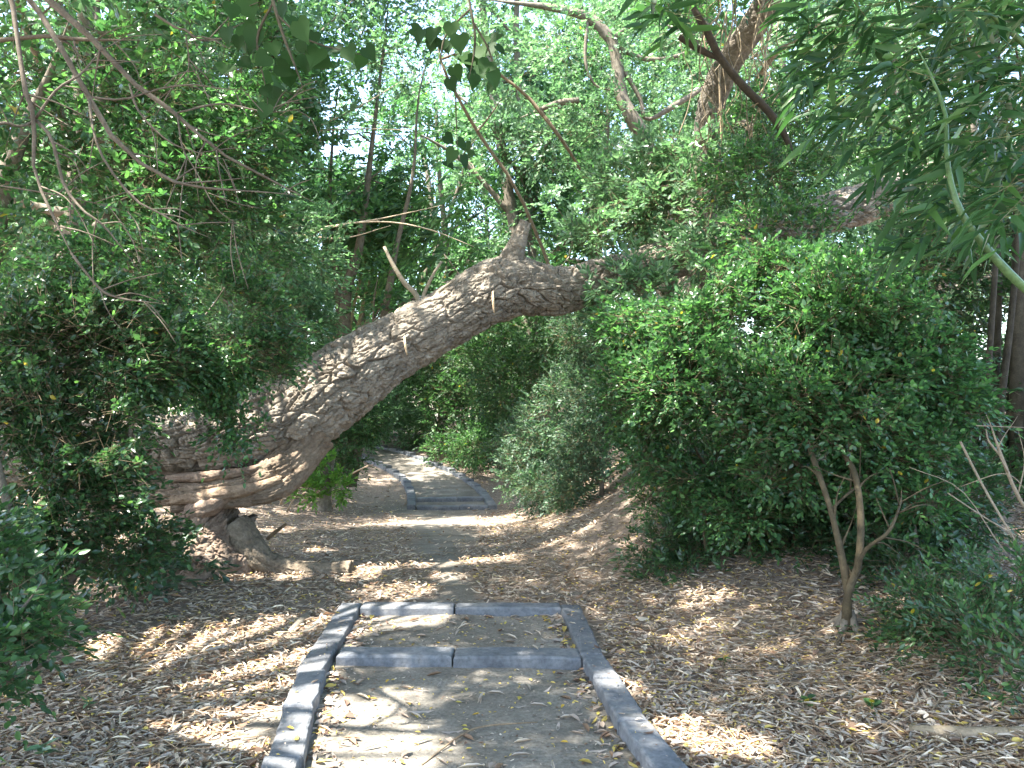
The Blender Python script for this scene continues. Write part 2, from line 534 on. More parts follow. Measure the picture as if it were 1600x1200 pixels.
# ------------------------------------------------------------------ fallen tree
def bark_tube(pts, nu, nv, amp, seed, along=0.20, across=0.075, lump=0.03, squash=None, rag_end=0.0):
    q = spline(pts, nu)
    c, r = q[:, :3], q[:, 3]
    T, N, B = frames(c)
    s = np.r_[0, np.cumsum(np.linalg.norm(np.diff(c, axis=0), axis=1))]
    a = np.linspace(0, 2 * np.pi, nv, endpoint=False)
    S, A = np.meshgrid(s, a, indexing='ij')
    Rm = np.repeat(r[:, None], nv, 1)
    rmean = r.mean()
    base = c[:, None, :] + Rm[..., None] * (np.cos(a)[None, :, None] * N[:, None, :] + np.sin(a)[None, :, None] * B[:, None, :])
    bp = base.reshape(-1, 3)
    w = (fbm(bp * 3.0, seed, 3) - 0.5)
    w2 = (fbm(bp * 3.0 + 31, seed + 5, 3) - 0.5)
    ncell = max(5, int(round(2 * np.pi * rmean / across)))
    u = (S.ravel() / along) + w * 0.9
    v = (A.ravel() / (2 * np.pi) * ncell) + w2 * 1.1 + 0.35 * S.ravel() / along * 0.3
    disp = np.zeros(len(u))
    for sc, wt in ((1.0, 1.0), (2.3, 0.5)):
        uu, vv = u * sc, v * sc
        nc = int(round(ncell * sc))
        iu, iv = np.floor(uu).astype(int), np.floor(vv).astype(int)
        f1 = np.full(len(u), 9.0); f2 = f1.copy(); hid = np.zeros(len(u))
        for di in (-1, 0, 1):
            for dj in (-1, 0, 1):
                ci, cj = iu + di, iv + dj
                cm = np.mod(cj, nc)
                ox = hash3(ci, cm, 0 * ci, seed + 1); oy = hash3(ci, cm, 0 * ci + 1, seed + 1)
                dd = np.hypot(ci + ox - uu, cj + oy - vv)
                h = hash3(ci, cm, 0 * ci + 2, seed + 1)
                hid = np.where(dd < f1, h, hid)
                f2 = np.where(dd < f1, f1, np.minimum(f2, dd))
                f1 = np.minimum(f1, dd)
        e_ = sstep(0.02, 0.14, f2 - f1 + 0.10 * (fbm(bp * 30, seed + 13, 2) - 0.5))
        if sc == 1.0: plate, face = hid, e_
        disp += wt * amp * (e_ * (0.78 + 0.44 * hid) - 0.5)
    disp *= 0.6 + 0.9 * fbm(bp * 1.3, seed + 29, 2)
    disp += amp * 0.9 * (fbm(bp * 16, seed + 9, 3) - 0.5) + amp * 0.45 * (fbm(bp * 55, seed + 19, 2) - 0.5)
    disp += lump * 2 * (fbm(bp * 2.4, seed + 7, 3) - 0.5)
    rad = Rm.ravel() + disp
    dirs = (np.cos(a)[None, :, None] * N[:, None, :] + np.sin(a)[None, :, None] * B[:, None, :]).reshape(-1, 3)
    vtx = np.repeat(c, nv, 0) + dirs * rad[:, None]
    if rag_end:
        k = np.repeat(np.arange(nu), nv) / (nu - 1)
        off = rag_end * (fbm(np.c_[np.cos(A.ravel()) * 2.5, np.sin(A.ravel()) * 2.5, 0 * u], seed + 3, 3) - 0.5) * 2
        vtx += np.repeat(T, nv, 0) * (off * sstep(0.7, 1.0, k))[:, None]
    i, j = np.meshgrid(np.arange(nu - 1), np.arange(nv), indexing='ij')
    j2 = (j + 1) % nv
    f = np.stack([i * nv + j, i * nv + j2, (i + 1) * nv + j2, (i + 1) * nv + j], -1).reshape(-1, 4)
    f = np.concatenate([f[:, [0, 1, 2]], f[:, [0, 2, 3]]])
    k = len(vtx)
    e0, e1 = c[0], c[-1] - T[-1] * rag_end
    vtx = np.vstack([vtx, e0, e1])
    jj = np.arange(nv)
    f = np.concatenate([f, np.stack([np.full(nv, k), (jj + 1) % nv, jj], -1), np.stack([np.full(nv, k + 1), (nu - 1) * nv + jj, (nu - 1) * nv + (jj + 1) % nv], -1)])
    n3 = fbm(bp * 1.7, seed + 21, 3)
    n3 = 0.6 * n3 + 0.4 * plate
    tint = np.stack([0.80 + 0.42 * n3, 0.80 + 0.37 * n3, 0.80 + 0.32 * n3], -1) * (0.8 + 0.25 * fbm(bp * 9, seed + 23, 3))[:, None] * [0.97, 0.93, 0.87]
    tint = np.vstack([tint, tint[:1], tint[-1:]])
    return vtx, f, tint

def pxr(rows):
    return [list(P(a, b, d)) + [r * d / F] for a, b, d, r in rows]

ft = thing("fallen_tree", "big fallen tree with rough grey bark leaning across the path like an arch", "fallen tree", P(350, 890, 6.7))
trunk_rows = [(20, 700, 6.5, 56), (120, 703, 6.55, 52), (220, 692, 6.6, 38), (300, 692, 6.65, 37), (370, 683, 6.7, 43), (420, 664, 6.78, 51), (475, 640, 6.85, 57), (535, 597, 6.95, 53),
              (602, 551, 7.1, 46), (660, 517, 7.2, 43), (710, 490, 7.3, 42), (760, 460, 7.45, 44), (800, 447, 7.55, 42), (835, 451, 7.65, 38), (870, 455, 7.8, 35),
              (910, 448, 7.95, 31), (1000, 420, 8.3, 29), (1100, 390, 8.7, 28), (1230, 352, 9.2, 27), (1350, 318, 9.6, 27), (1480, 275, 10.1, 23), (1600, 240, 10.6, 20)]
v, f, t = bark_tube(pxr(trunk_rows), 1100, 280, 0.040, 4, 0.30, 0.078, 0.030)
MB().add(v, f, t).build("trunk", M['bark'], ft)
v, f, t = bark_tube(pxr([(110, 775, 6.5, 20), (230, 772, 6.55, 18), (300, 770, 6.50, 18), (370, 760, 6.50, 19), (420, 743, 6.55, 21), (457, 718, 6.66, 28), (492, 676, 6.80, 34)]), 260, 110, 0.022, 14, 0.5, 0.05, 0.05)
o = MB().add(v, f, t * [0.80, 0.70, 0.62]).build("split_wood", M['bark'], ft); o["label"] = "brown split lower half of the trunk under a dark crack"
v, f, t = bark_tube(pxr([(270, 794, 6.5, 7), (330, 786, 6.46, 9), (390, 778, 6.46, 10), (437, 765, 6.48, 12), (468, 738, 6.58, 14), (492, 700, 6.74, 18)]), 160, 60, 0.014, 15, 0.4, 0.05, 0.03)
MB().add(v, f, t * [0.80, 0.70, 0.62]).build("split_wood", M['bark'], ft)
v, f, t = bark_tube(pxr([(318, 902, 6.62, 112), (326, 888, 6.62, 98), (334, 864, 6.62, 76), (338, 842, 6.62, 62), (346, 822, 6.62, 47), (362, 802, 6.62, 30)]), 140, 170, 0.03, 16, 0.16, 0.10, 0.11, rag_end=0.15)
o = MB().add(v, f, t).build("stump", M['raw_wood'], ft); o["label"] = "brown broken stump base with jagged top"
v, f, t = bark_tube(pxr([(318, 850, 6.62, 34), (314, 820, 6.62, 33), (318, 795, 6.62, 31), (330, 775, 6.62, 26)]), 60, 80, 0.016, 17, 0.2, 0.08, 0.05)
MB().add(v, f, t).build("hinge_wood", M['raw_wood'], ft)
v, f, t = bark_tube(pxr([(360, 835, 6.6, 34), (390, 862, 6.56, 27), (415, 880, 6.52, 20), (455, 890, 6.48, 15), (500, 895, 6.45, 14), (552, 893, 6.42, 15)]), 110, 70, 0.014, 18, 0.3, 0.07, 0.035, rag_end=.03)
o = MB().add(v, f, t * [.72, .68, .62]).build("root", M['bark'], ft); o["label"] = "thick surface root running right from the stump"
v, f, t = bark_tube(pxr([(345, 860, 6.5, 30), (330, 890, 6.3, 24), (300, 905, 6.1, 14)]), 40, 40, 0.008, 19, 0.3, 0.07, 0.02)
MB().add(v, f, t).build("root", M['raw_wood'], ft)
v, f, t = bark_tube(pxr([(796, 425, 7.5, 24), (800, 405, 7.5, 18), (805, 390, 7.5, 13), (812, 370, 7.5, 10), (821, 345, 7.5, 7)]), 70, 40, 0.012, 20, 0.12, 0.06, 0.02, rag_end=0.03)
o = MB().add(v, f, t).build("branch_stub", M['bark'], ft); o["label"] = "broken branch stub pointing up from the bend of the trunk"
for rows in ([(657, 478, 7.2, 5), (648, 458, 7.2, 4.5), (630, 440, 7.2, 4), (612, 410, 7.2, 3.2), (600, 385, 7.2, 2.5)],
             [(657, 478, 7.2, 3.5), (664, 455, 7.2, 3), (676, 430, 7.2, 2.5), (690, 408, 7.2, 2)],
             [(672, 470, 7.2, 3), (690, 452, 7.1, 2.5), (712, 436, 7.1, 1.5)]):
    mb = MB(); wtube(mb, rows, 14, 7, 0.1, c=(1.5, 1.5, 1.4)); mb.build("shoot", M['thin_bark'], ft)
v, f, t = bark_tube(pxr([(100, 735, 6.74, 22), (300, 738, 6.82, 22), (400, 722, 6.86, 24), (450, 700, 6.88, 30)]), 60, 40, 0.012, 22, 0.4, 0.06, 0.02)
MB().add(v, f, t).build("heartwood", M['raw_wood'], ft)
for k, (rows, bw) in enumerate((([(262, 748, 6.46, 5), (320, 744, 6.42, 8), (385, 736, 6.45, 6), (428, 722, 6.5, 3)], 0), ([(270, 782, 6.42, 6), (335, 774, 6.38, 9), (392, 764, 6.4, 8), (440, 748, 6.44, 4)], 1),
                                ([(300, 800, 6.42, 14), (330, 790, 6.38, 15), (352, 778, 6.4, 8), (372, 772, 6.42, 4)], 0), ([(300, 850, 6.4, 16), (308, 822, 6.38, 14), (322, 800, 6.4, 9), (330, 785, 6.42, 4)], 0))):
    v, f, t = bark_tube(pxr(rows), 70, 36, .010, 240 + k, .3, .05, .015, rag_end=.03)
    MB().add(v, f, t * [.95, .8, .68]).build("splinter", M['bark'] if bw else M['raw_wood'], ft)
# loose strips of dead leaf and bark caught on the trunk
for a, b, dx, dy, L in ((632, 545, 4, 30, 1), (770, 475, 2, 34, 1)):
    d = np.interp(a, [r[0] for r in trunk_rows], [r[2] for r in trunk_rows]) - 0.36
    mb = MB(); wtube(mb, [(a, b - 20, d, 1.3), (a + dx * .3, b - 20 + dy * .4, d - 0.03, 2.2), (a + dx, b - 20 + dy, d - 0.01, 1.0)], 8, 4, c=(1.5, 1.4, 1.3))
    mb.build("bark_strip", M['cane'], ft)

# ------------------------------------------------------------------ leaves
OV7 = np.array([(0, 0, 0), (0.5, 0, -0.06), (1, 0, 0.0), (0.27, 0.40, 0.03), (0.66, 0.38, 0.03), (0.27, -0.40, 0.03), (0.66, -0.38, 0.03)])
OV7F = np.array([(0, 1, 3), (1, 4, 3), (1, 2, 4), (0, 5, 1), (1, 5, 6), (1, 6, 2)])
OV5 = np.array([(0, 0, 0), (0.5, 0, -0.06), (1, 0, 0.0), (0.45, 0.5, 0.03), (0.45, -0.5, 0.03)])
OV5F = np.array([(0, 1, 3), (1, 2, 3), (0, 4, 1), (1, 4, 2)])
LAN = np.array([(0, 0, 0), (0.5, 0, 0.03), (1, 0, -0.10), (0.22, 0.5, 0.03), (0.6, 0.4, 0.03), (0.22, -0.5, 0.03), (0.6, -0.4, 0.03)])
HEART = np.array([(0.10, 0, 0), (0.5, 0, -0.05), (1.06, 0, -0.08), (-0.03, 0.22, 0.0), (0.10, 0.45, 0.02), (0.36, 0.52, 0.03), (0.66, 0.33, 0.02), (0.86, 0.12, -0.02),
                  (-0.03, -0.22, 0.0), (0.10, -0.45, 0.02), (0.36, -0.52, 0.03), (0.66, -0.33, 0.02), (0.86, -0.12, -0.02)])
HEARTF = np.array([(0, 1, 3), (1, 4, 3), (1, 5, 4), (1, 6, 5), (1, 7, 6), (1, 2, 7), (0, 8, 1), (1, 8, 9), (1, 9, 10), (1, 10, 11), (1, 11, 12), (1, 12, 2)])

def palette(n, rng, cols, wts, clump=None):
    """per-leaf colour: random pick within the palette, from dark old leaves to young ones"""
    cols = np.array(cols)
    t = rng.choice(len(cols), n, p=np.array(wts) / sum(wts))
    c = cols[t] * (0.8 + 0.4 * rng.random((n, 1)))
    if clump is not None:
        c = c * (0.75 + 0.5 * clump[:, None])
    return c

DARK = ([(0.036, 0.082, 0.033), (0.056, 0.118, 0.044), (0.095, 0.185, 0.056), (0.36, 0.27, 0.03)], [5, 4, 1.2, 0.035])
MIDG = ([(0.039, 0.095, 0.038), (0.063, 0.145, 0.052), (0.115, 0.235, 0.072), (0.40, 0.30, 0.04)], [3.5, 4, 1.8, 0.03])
LITE = ([(0.075, 0.143, 0.078), (0.112, 0.198, 0.108), (0.175, 0.275, 0.155)], [3, 4, 3])  # light green, raised paler so background leaves look sunlit
BLUE = ([(0.045, 0.090, 0.055), (0.075, 0.13, 0.080), (0.11, 0.175, 0.10)], [3, 4, 2])  # blue-green with bluish distance haze put into the leaf colour

def leaf_frames(o, axis, nrm, nl, L, leaf_len, rng, spread=0.85, droop=0.25, jit=0.35, tip=True, t0=0.12, roll=0.45):
    n = len(o)
    t = np.linspace(t0, 1.0, nl)[None, :] + rng.normal(0, 0.03, (n, nl))
    side = unit(np.cross(nrm, axis))
    sgn = np.where(np.arange(nl) % 2 == 0, 1.0, -1.0)[None, :]
    Ls = L * (0.6 + 0.7 * rng.random((n, 1)))
    pos = o[:, None, :] + axis[:, None, :] * (Ls * t)[..., None]
    pos[..., 2] -= droop * Ls * t ** 2
    sp = spread * (1 - 0.55 * t ** 3)
    d = axis[:, None, :] * np.cos(sp)[..., None] + side[:, None, :] * (np.sin(sp) * sgn)[..., None]
    d[..., 2] -= droop * t * 0.8
    d = unit(d + rng.normal(0, jit * 0.55, d.shape))
    nn = unit(nrm[:, None, :] + rng.normal(0, roll, d.shape))
    nn = unit(nn - d * (nn * d).sum(-1, keepdims=True))
    ll = leaf_len * (0.65 + 0.6 * rng.random((n, nl)))
    return pos.reshape(-1, 3), d.reshape(-1, 3), nn.reshape(-1, 3), ll.ravel()

def leaf_verts(pos, d, nn, ll, tmpl, width):
    s = np.cross(nn, d)
    v = pos[:, None, :] + ll[:, None, None] * (tmpl[None, :, 0:1] * d[:, None, :] + tmpl[None, :, 1:2] * width * s[:, None, :] + tmpl[None, :, 2:3] * nn[:, None, :])
    return v

def leaves_mesh(mb, pos, d, nn, ll, tmpl, tf, width, colr):
    v = leaf_verts(pos, d, nn, ll, tmpl, width)
    n, k = v.shape[:2]
    f = (tf[None] + (np.arange(n) * k)[:, None, None]).reshape(-1, 3)
    mb.add(v.reshape(-1, 3), f, np.repeat(colr, k, 0))

def twig_strips(mb, o, e, r0=0.0022, c=(0.9, 0.8, 0.6)):
    """three-sided thin twigs from o to e"""
    ax = unit(e - o)
    a = unit(np.cross(ax, np.array([0.3, 0.2, 1.0])))
    b = np.cross(ax, a)
    v = []
    for k in range(3):
        t = k * 2 * np.pi / 3
        off = (math.cos(t) * a + math.sin(t) * b)
        v += [o + off * r0, e + off * r0 * 0.45]
    v = np.stack(v, 1)
    n = len(o)
    tf = np.array([(0, 2, 3), (0, 3, 1), (2, 4, 5), (2, 5, 3), (4, 0, 1), (4, 1, 5)])
    f = (tf[None] + (np.arange(n) * 6)[:, None, None]).reshape(-1, 3)
    mb.add(v.reshape(-1, 3), f, c)

def blob_px(px, py, Y, rx, ry, rd):
    return (*P(px, py, Y), rx * Y / F, rd, ry * Y / F)

def sample_blobs(blobs, n, rng, inner=0.35, gap=0.0, gfreq=1.6, seed=0):
    B = np.array(blobs, float)
    vol = (B[:, 3] * B[:, 4] * B[:, 5]) ** (2 / 3)
    k = rng.choice(len(B), int(n * (1.0 + gap * 1.2)), p=vol / vol.sum())
    u = unit(rng.normal(size=(len(k), 3)))
    r = inner + (1 - inner) * rng.random(len(k)) ** 0.7
    r = r * (1 + 0.28 * (fbm(u * 2.2 + k[:, None] * 7.3, seed + 2, 2) - 0.5) * 2)
    o = B[k, :3] + u * B[k, 3:6] * r[:, None]
    if gap:
        nz = fbm(o * gfreq, seed + 40, 3)
        keep = nz > np.quantile(nz, gap * 0.55)
        o, u = o[keep], u[keep]
    return o[:n], u[:n]

CAMP = np.array([0, 0, CAM_Z])
leaf_cache = {}
def single_leaf_mesh(kind, tmpl, tf, width, colr, material):
    key = (kind, tuple(np.round(colr, 3)))
    if key not in leaf_cache:
        me = mesh_from("leaf", tmpl * np.array([1, width, 1]), tf, np.ones((len(tmpl), 3)) * colr)
        me.materials.append(material)
        leaf_cache[key] = me
    return leaf_cache[key]

def leaf_objects(parent, pos, d, nn, ll, kind, tmpl, tf, width, cols, material, rng):
    s = np.cross(nn, d)
    for i in range(len(pos)):
        bn = (0, -.16, .10)[rng.integers(3)]
        t2 = tmpl.copy(); t2[:, 2] += bn * np.clip(t2[:, 0], 0, 1) ** 2 * 1.3 + (.35 * abs(bn)) * np.abs(t2[:, 1])
        me = single_leaf_mesh(kind + str(bn), t2, tf, width, cols[i % len(cols)], material)
        o = bpy.data.objects.new("leaf", me)
        col.objects.link(o)
        o.parent = parent
        mt = Matrix(((d[i][0] * ll[i], s[i][0] * ll[i], nn[i][0] * ll[i], pos[i][0] - parent.location.x),
                     (d[i][1] * ll[i], s[i][1] * ll[i], nn[i][1] * ll[i], pos[i][1] - parent.location.y),
                     (d[i][2] * ll[i], s[i][2] * ll[i], nn[i][2] * ll[i], pos[i][2] - parent.location.z), (0, 0, 0, 1)))
        o.matrix_basis = mt

def foliage(parent, blobs, n, L, nl, leaf_len, width, pal, mat, seed, tmpl=OV7, tf=OV7F, kind="oval", gap=0.25, gfreq=1.6, up=0.35, droop=0.25, inner=0.35,
            spread=0.85, indiv=0, twigs=True, jit=0.35, carve=None, t0=0.12, roll=0.45, flat=0.55):
    rng = np.random.default_rng(seed)
    o, u = sample_blobs(blobs, n, rng, inner, gap, gfreq, seed)
    n = len(o)
    ax = unit(u * 0.8 + rng.normal(0, 0.55, (n, 3)) + np.array([0, 0, up]))
    nr = unit(np.array([0, 0, 1.0]) * flat * 2 + u * 0.35 + rng.normal(0, 0.35, (n, 3)))
    nr = unit(nr - ax * (nr * ax).sum(1, keepdims=True))
    pos, d, nn, ll = leaf_frames(o, ax, nr, nl, L, leaf_len, rng, spread, droop, jit, t0=t0, roll=roll)
    cl = fbm(pos * 1.1, seed + 70, 2)
    colr = palette(len(pos), rng, pal[0], pal[1], cl)
    keep = np.ones(len(pos), bool)
    # nothing below the ground
    keep &= pos[:, 2] > height(pos[:, 0], pos[:, 1]) + 0.02
    if carve is not None:
        keep &= ~carve(pos)
    if indiv:
        rel = pos - CAMP
        px = 800 + rel[:, 0] / np.maximum(rel[:, 1], 0.1) * F
        py = HOR - rel[:, 2] / np.maximum(rel[:, 1], 0.1) * F
        vis = keep & (px > 5) & (px < 1595) & (py > 5) & (py < 1195) & (rel[:, 1] > 0.3)
        face = np.abs((nn * unit(rel)).sum(1))
        score = np.where(vis, ll * (0.3 + face) / rel[:, 1] ** 2.5, -1)
        idx = np.argsort(-score)[:indiv * 2]
        idx = rng.permutation(idx)[:indiv]
        idx = idx[score[idx] > 0]
        cc = np.array(pal[0][:3])
        leaf_objects(parent, pos[idx], d[idx], nn[idx], ll[idx], kind, tmpl, tf, width, [cc[0], cc[1], cc[1] * 1.2, cc[2], cc[0] * 1.2], M[mat], rng)
        keep[idx] = False
    mb = MB()
    leaves_mesh(mb, pos[keep], d[keep], nn[keep], ll[keep], tmpl, tf, width, colr[keep])
    mb.build("foliage", M[mat], parent, "stuff")
    if twigs:
        k = o[:, 2] > height(o[:, 0], o[:, 1]) + 0.02
        if carve is not None: k &= ~carve(o)
        tb = MB()
        e = o + ax * L * 0.9; e[:, 2] -= droop * L * 0.6
        twig_strips(tb, (o - ax * L * 0.35)[k], e[k], 0.0016 + 0.010 * leaf_len)
        tb.build("twig_mass", M['thin_bark'], parent, "stuff")
    return o

def stems(parent, rows_list, name="stem", mat='thin_bark', sides=7, n=14, c=None, rs=1.0, kink=0.0, side=0):
    rg = np.random.default_rng(len(rows_list) * 7 + 1)
    for k, rows in enumerate(rows_list):
        if kink:
            rows = [rows[0]] + [(a + rg.normal(0, kink * F / d), b + rg.normal(0, kink * F / d), d + rg.normal(0, kink), r * rg.uniform(.85, 1.2)) for a, b, d, r in rows[1:-1]] + [rows[-1]]
        for q in range(side):
            j = rg.integers(1, len(rows) - 1); t = rg.random()
            p0, p1 = np.array(rows[j]), np.array(rows[j + 1])
            p = p0 + (p1 - p0) * t
            v = (p1 - p0)[:2]; v = v / (np.linalg.norm(v) + 1e-6); ang = rg.choice([-1, 1]) * rg.uniform(.4, 1.0)
            v = np.array([v[0] * math.cos(ang) - v[1] * math.sin(ang), v[0] * math.sin(ang) + v[1] * math.cos(ang)]) * rg.uniform(35, 110)
            mb = MB(); wtube(mb, [(p[0], p[1], p[2], p[3] * rs * .5 + .3), (p[0] + v[0] * .5 + rg.normal(0, 4), p[1] + v[1] * .5 + rg.normal(0, 4), p[2] + rg.normal(0, .04), 1.0), (p[0] + v[0], p[1] + v[1] + 10, p[2] + rg.normal(0, .06), .5)], 8, 4, c=c)
            mb.build("twig", M[mat], parent)
        rows = [(a, b, d, r * rs * (1 if q < len(rows) - 1 else .5)) for q, (a, b, d, r) in enumerate(rows)]
        (a0, b0, d0, r0), (a1, b1, d1, r1) = rows[-2], rows[-1]
        if r1 > .6: rows = rows + [(a1 + (a1 - a0) * .35 + rg.normal(0, 3), b1 + (b1 - b0) * .35, d1, .35)]
        mb = MB(); wtube(mb, rows, n, sides, 0.12, k, c); mb.build(name, M[mat], parent)

rngc = np.random.default_rng(77)
sund = np.array(SUN)
SPOTS = []      # (point, radius): openings cut in canopy and shrub leaves so the sun reaches these places
def spot(px, py, r, Y=None):
    SPOTS.append((ground_at(px, py) if Y is None else P(px, py, Y), r))
for a, b, r in ((545, 1120, .18), (590, 1170, .2), (520, 1190, .2), (470, 1080, .16), (340, 1025, .3), (300, 1065, .26), (410, 1050, .3), (230, 1010, .2), (330, 1130, .2), (620, 1090, .06), (250, 1150, .12), (360, 1180, .1), (620, 925, .20), (560, 900, .14), (700, 900, .10), (470, 800, .2), (430, 830, .12),
                (540, 1040, .05), (180, 1190, .1), (800, 850, .1), (960, 1080, .07), (1150, 1170, .09), (1060, 1150, .08), (500, 860, .1)):
    spot(a, b, r)
for a, b, Y, r in ((450, 640, 6.4, .12), (480, 600, 6.5, .10), (410, 720, 6.4, .09), (560, 560, 6.7, .08), (540, 620, 6.6, .09), (630, 520, 6.9, .07), (690, 470, 7.0, .10), (715, 500, 7.0, .08), (745, 440, 7.1, .08), (350, 850, 6.3, .10), (330, 790, 6.3, .08), (300, 700, 6.3, .07), (380, 885, 6.3, .08), (450, 885, 6.3, .1), (590, 590, 6.8, .06), (330, 890, 6.3, .05),
                   (1200, 430, 5.4, .36), (1110, 440, 5.5, .3), (1300, 450, 5.3, .26), (1000, 520, 5.6, .22), (1420, 540, 5.0, .2), (1040, 320, 8.3, .3), (960, 370, 8.6, .22), (1100, 250, 8.6, .3), (1150, 350, 7.2, .2), (1240, 540, 4.8, .15), (1060, 560, 5.4, .18), (1050, 600, 5.6, .1), (250, 60, 6.4, .35), (330, 110, 6.8, .35), (160, 40, 6, .3), (380, 190, 7, .3), (330, 560, 5.5, .1), (400, 600, 5.6, .08), (90, 720, 4.4, .08), (220, 770, 5.0, .1)):
    spot(a, b, r, Y)
for k in range(230):
    a, b, Y = [(rngc.uniform(0, 420), rngc.uniform(380, 900), 4.7), (rngc.uniform(960, 1500), rngc.uniform(400, 780), 5.2), (rngc.uniform(0, 420), rngc.uniform(40, 400), 6.2)][k % 3]
    spot(a, b, rngc.uniform(.05, .15), Y)
SP = np.array([s[0] for s in SPOTS]); SR = np.array([s[1] for s in SPOTS])
def carve(pos):
    hit = np.zeros(len(pos), bool)
    nz = 0.65 + 0.7 * fbm(pos * 4, 55, 2)
    for p, r in zip(SP, SR):
        w = pos - p
        t = w @ sund
        dist = np.linalg.norm(w - t[:, None] * sund, axis=1)
        hit |= (dist < r * nz * 1.3 + 0.05) & (t > 0.35)
    return hit
bp_ = blob_px
# ---- left side shrubs
s1 = thing("shrub", "low leafy shrub at the bottom left corner with bright oval leaves hanging over leaf litter", "shrub", ground_at(20, 1160))
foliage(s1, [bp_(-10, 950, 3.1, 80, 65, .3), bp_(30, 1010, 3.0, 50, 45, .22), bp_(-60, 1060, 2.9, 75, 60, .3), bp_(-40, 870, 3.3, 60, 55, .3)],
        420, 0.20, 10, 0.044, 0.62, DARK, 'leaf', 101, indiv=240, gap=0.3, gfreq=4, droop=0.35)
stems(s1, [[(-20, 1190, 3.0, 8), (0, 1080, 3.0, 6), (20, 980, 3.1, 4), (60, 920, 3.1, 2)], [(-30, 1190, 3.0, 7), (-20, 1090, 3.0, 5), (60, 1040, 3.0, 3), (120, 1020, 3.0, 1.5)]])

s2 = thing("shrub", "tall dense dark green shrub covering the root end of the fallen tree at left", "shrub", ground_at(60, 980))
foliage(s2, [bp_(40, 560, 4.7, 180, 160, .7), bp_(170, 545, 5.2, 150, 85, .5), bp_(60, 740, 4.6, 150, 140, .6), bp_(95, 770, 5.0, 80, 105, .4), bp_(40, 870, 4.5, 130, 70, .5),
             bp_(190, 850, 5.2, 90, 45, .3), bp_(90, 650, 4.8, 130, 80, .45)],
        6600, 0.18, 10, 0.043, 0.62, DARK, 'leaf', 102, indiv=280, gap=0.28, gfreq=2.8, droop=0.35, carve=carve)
stems(s2, [[(70, 960, 4.9, 14), (80, 840, 5.0, 9), (100, 740, 5.1, 5)], [(50, 960, 4.9, 11), (20, 820, 4.8, 8), (-20, 650, 4.7, 5)],
           [(90, 950, 5.0, 9), (150, 830, 5.1, 7), (200, 700, 5.2, 4), (210, 600, 5.2, 2)]])

s3 = thing("shrub", "leafy shrub spilling down in front of the fallen trunk where it bends upward", "shrub", P(300, 860, 6.0))
foliage(s3, [bp_(330, 500, 5.7, 140, 110, .5), bp_(345, 565, 5.8, 75, 42, .3), bp_(372, 650, 5.85, 34, 52, .17), bp_(250, 555, 5.6, 70, 42, .3), bp_(420, 560, 5.9, 40, 60, .22), bp_(220, 430, 5.5, 150, 80, .5)],
        3900, 0.18, 10, 0.040, 0.62, MIDG, 'leaf', 103, indiv=220, gap=0.25, gfreq=3, droop=0.45, carve=carve)
stems(s3, [[(150, 900, 5.9, 9), (150, 800, 5.7, 8), (190, 690, 5.6, 6), (260, 570, 5.7, 4), (330, 480, 5.8, 2.5)], [(155, 780, 5.7, 6), (170, 660, 5.6, 5), (180, 540, 5.5, 3)]])

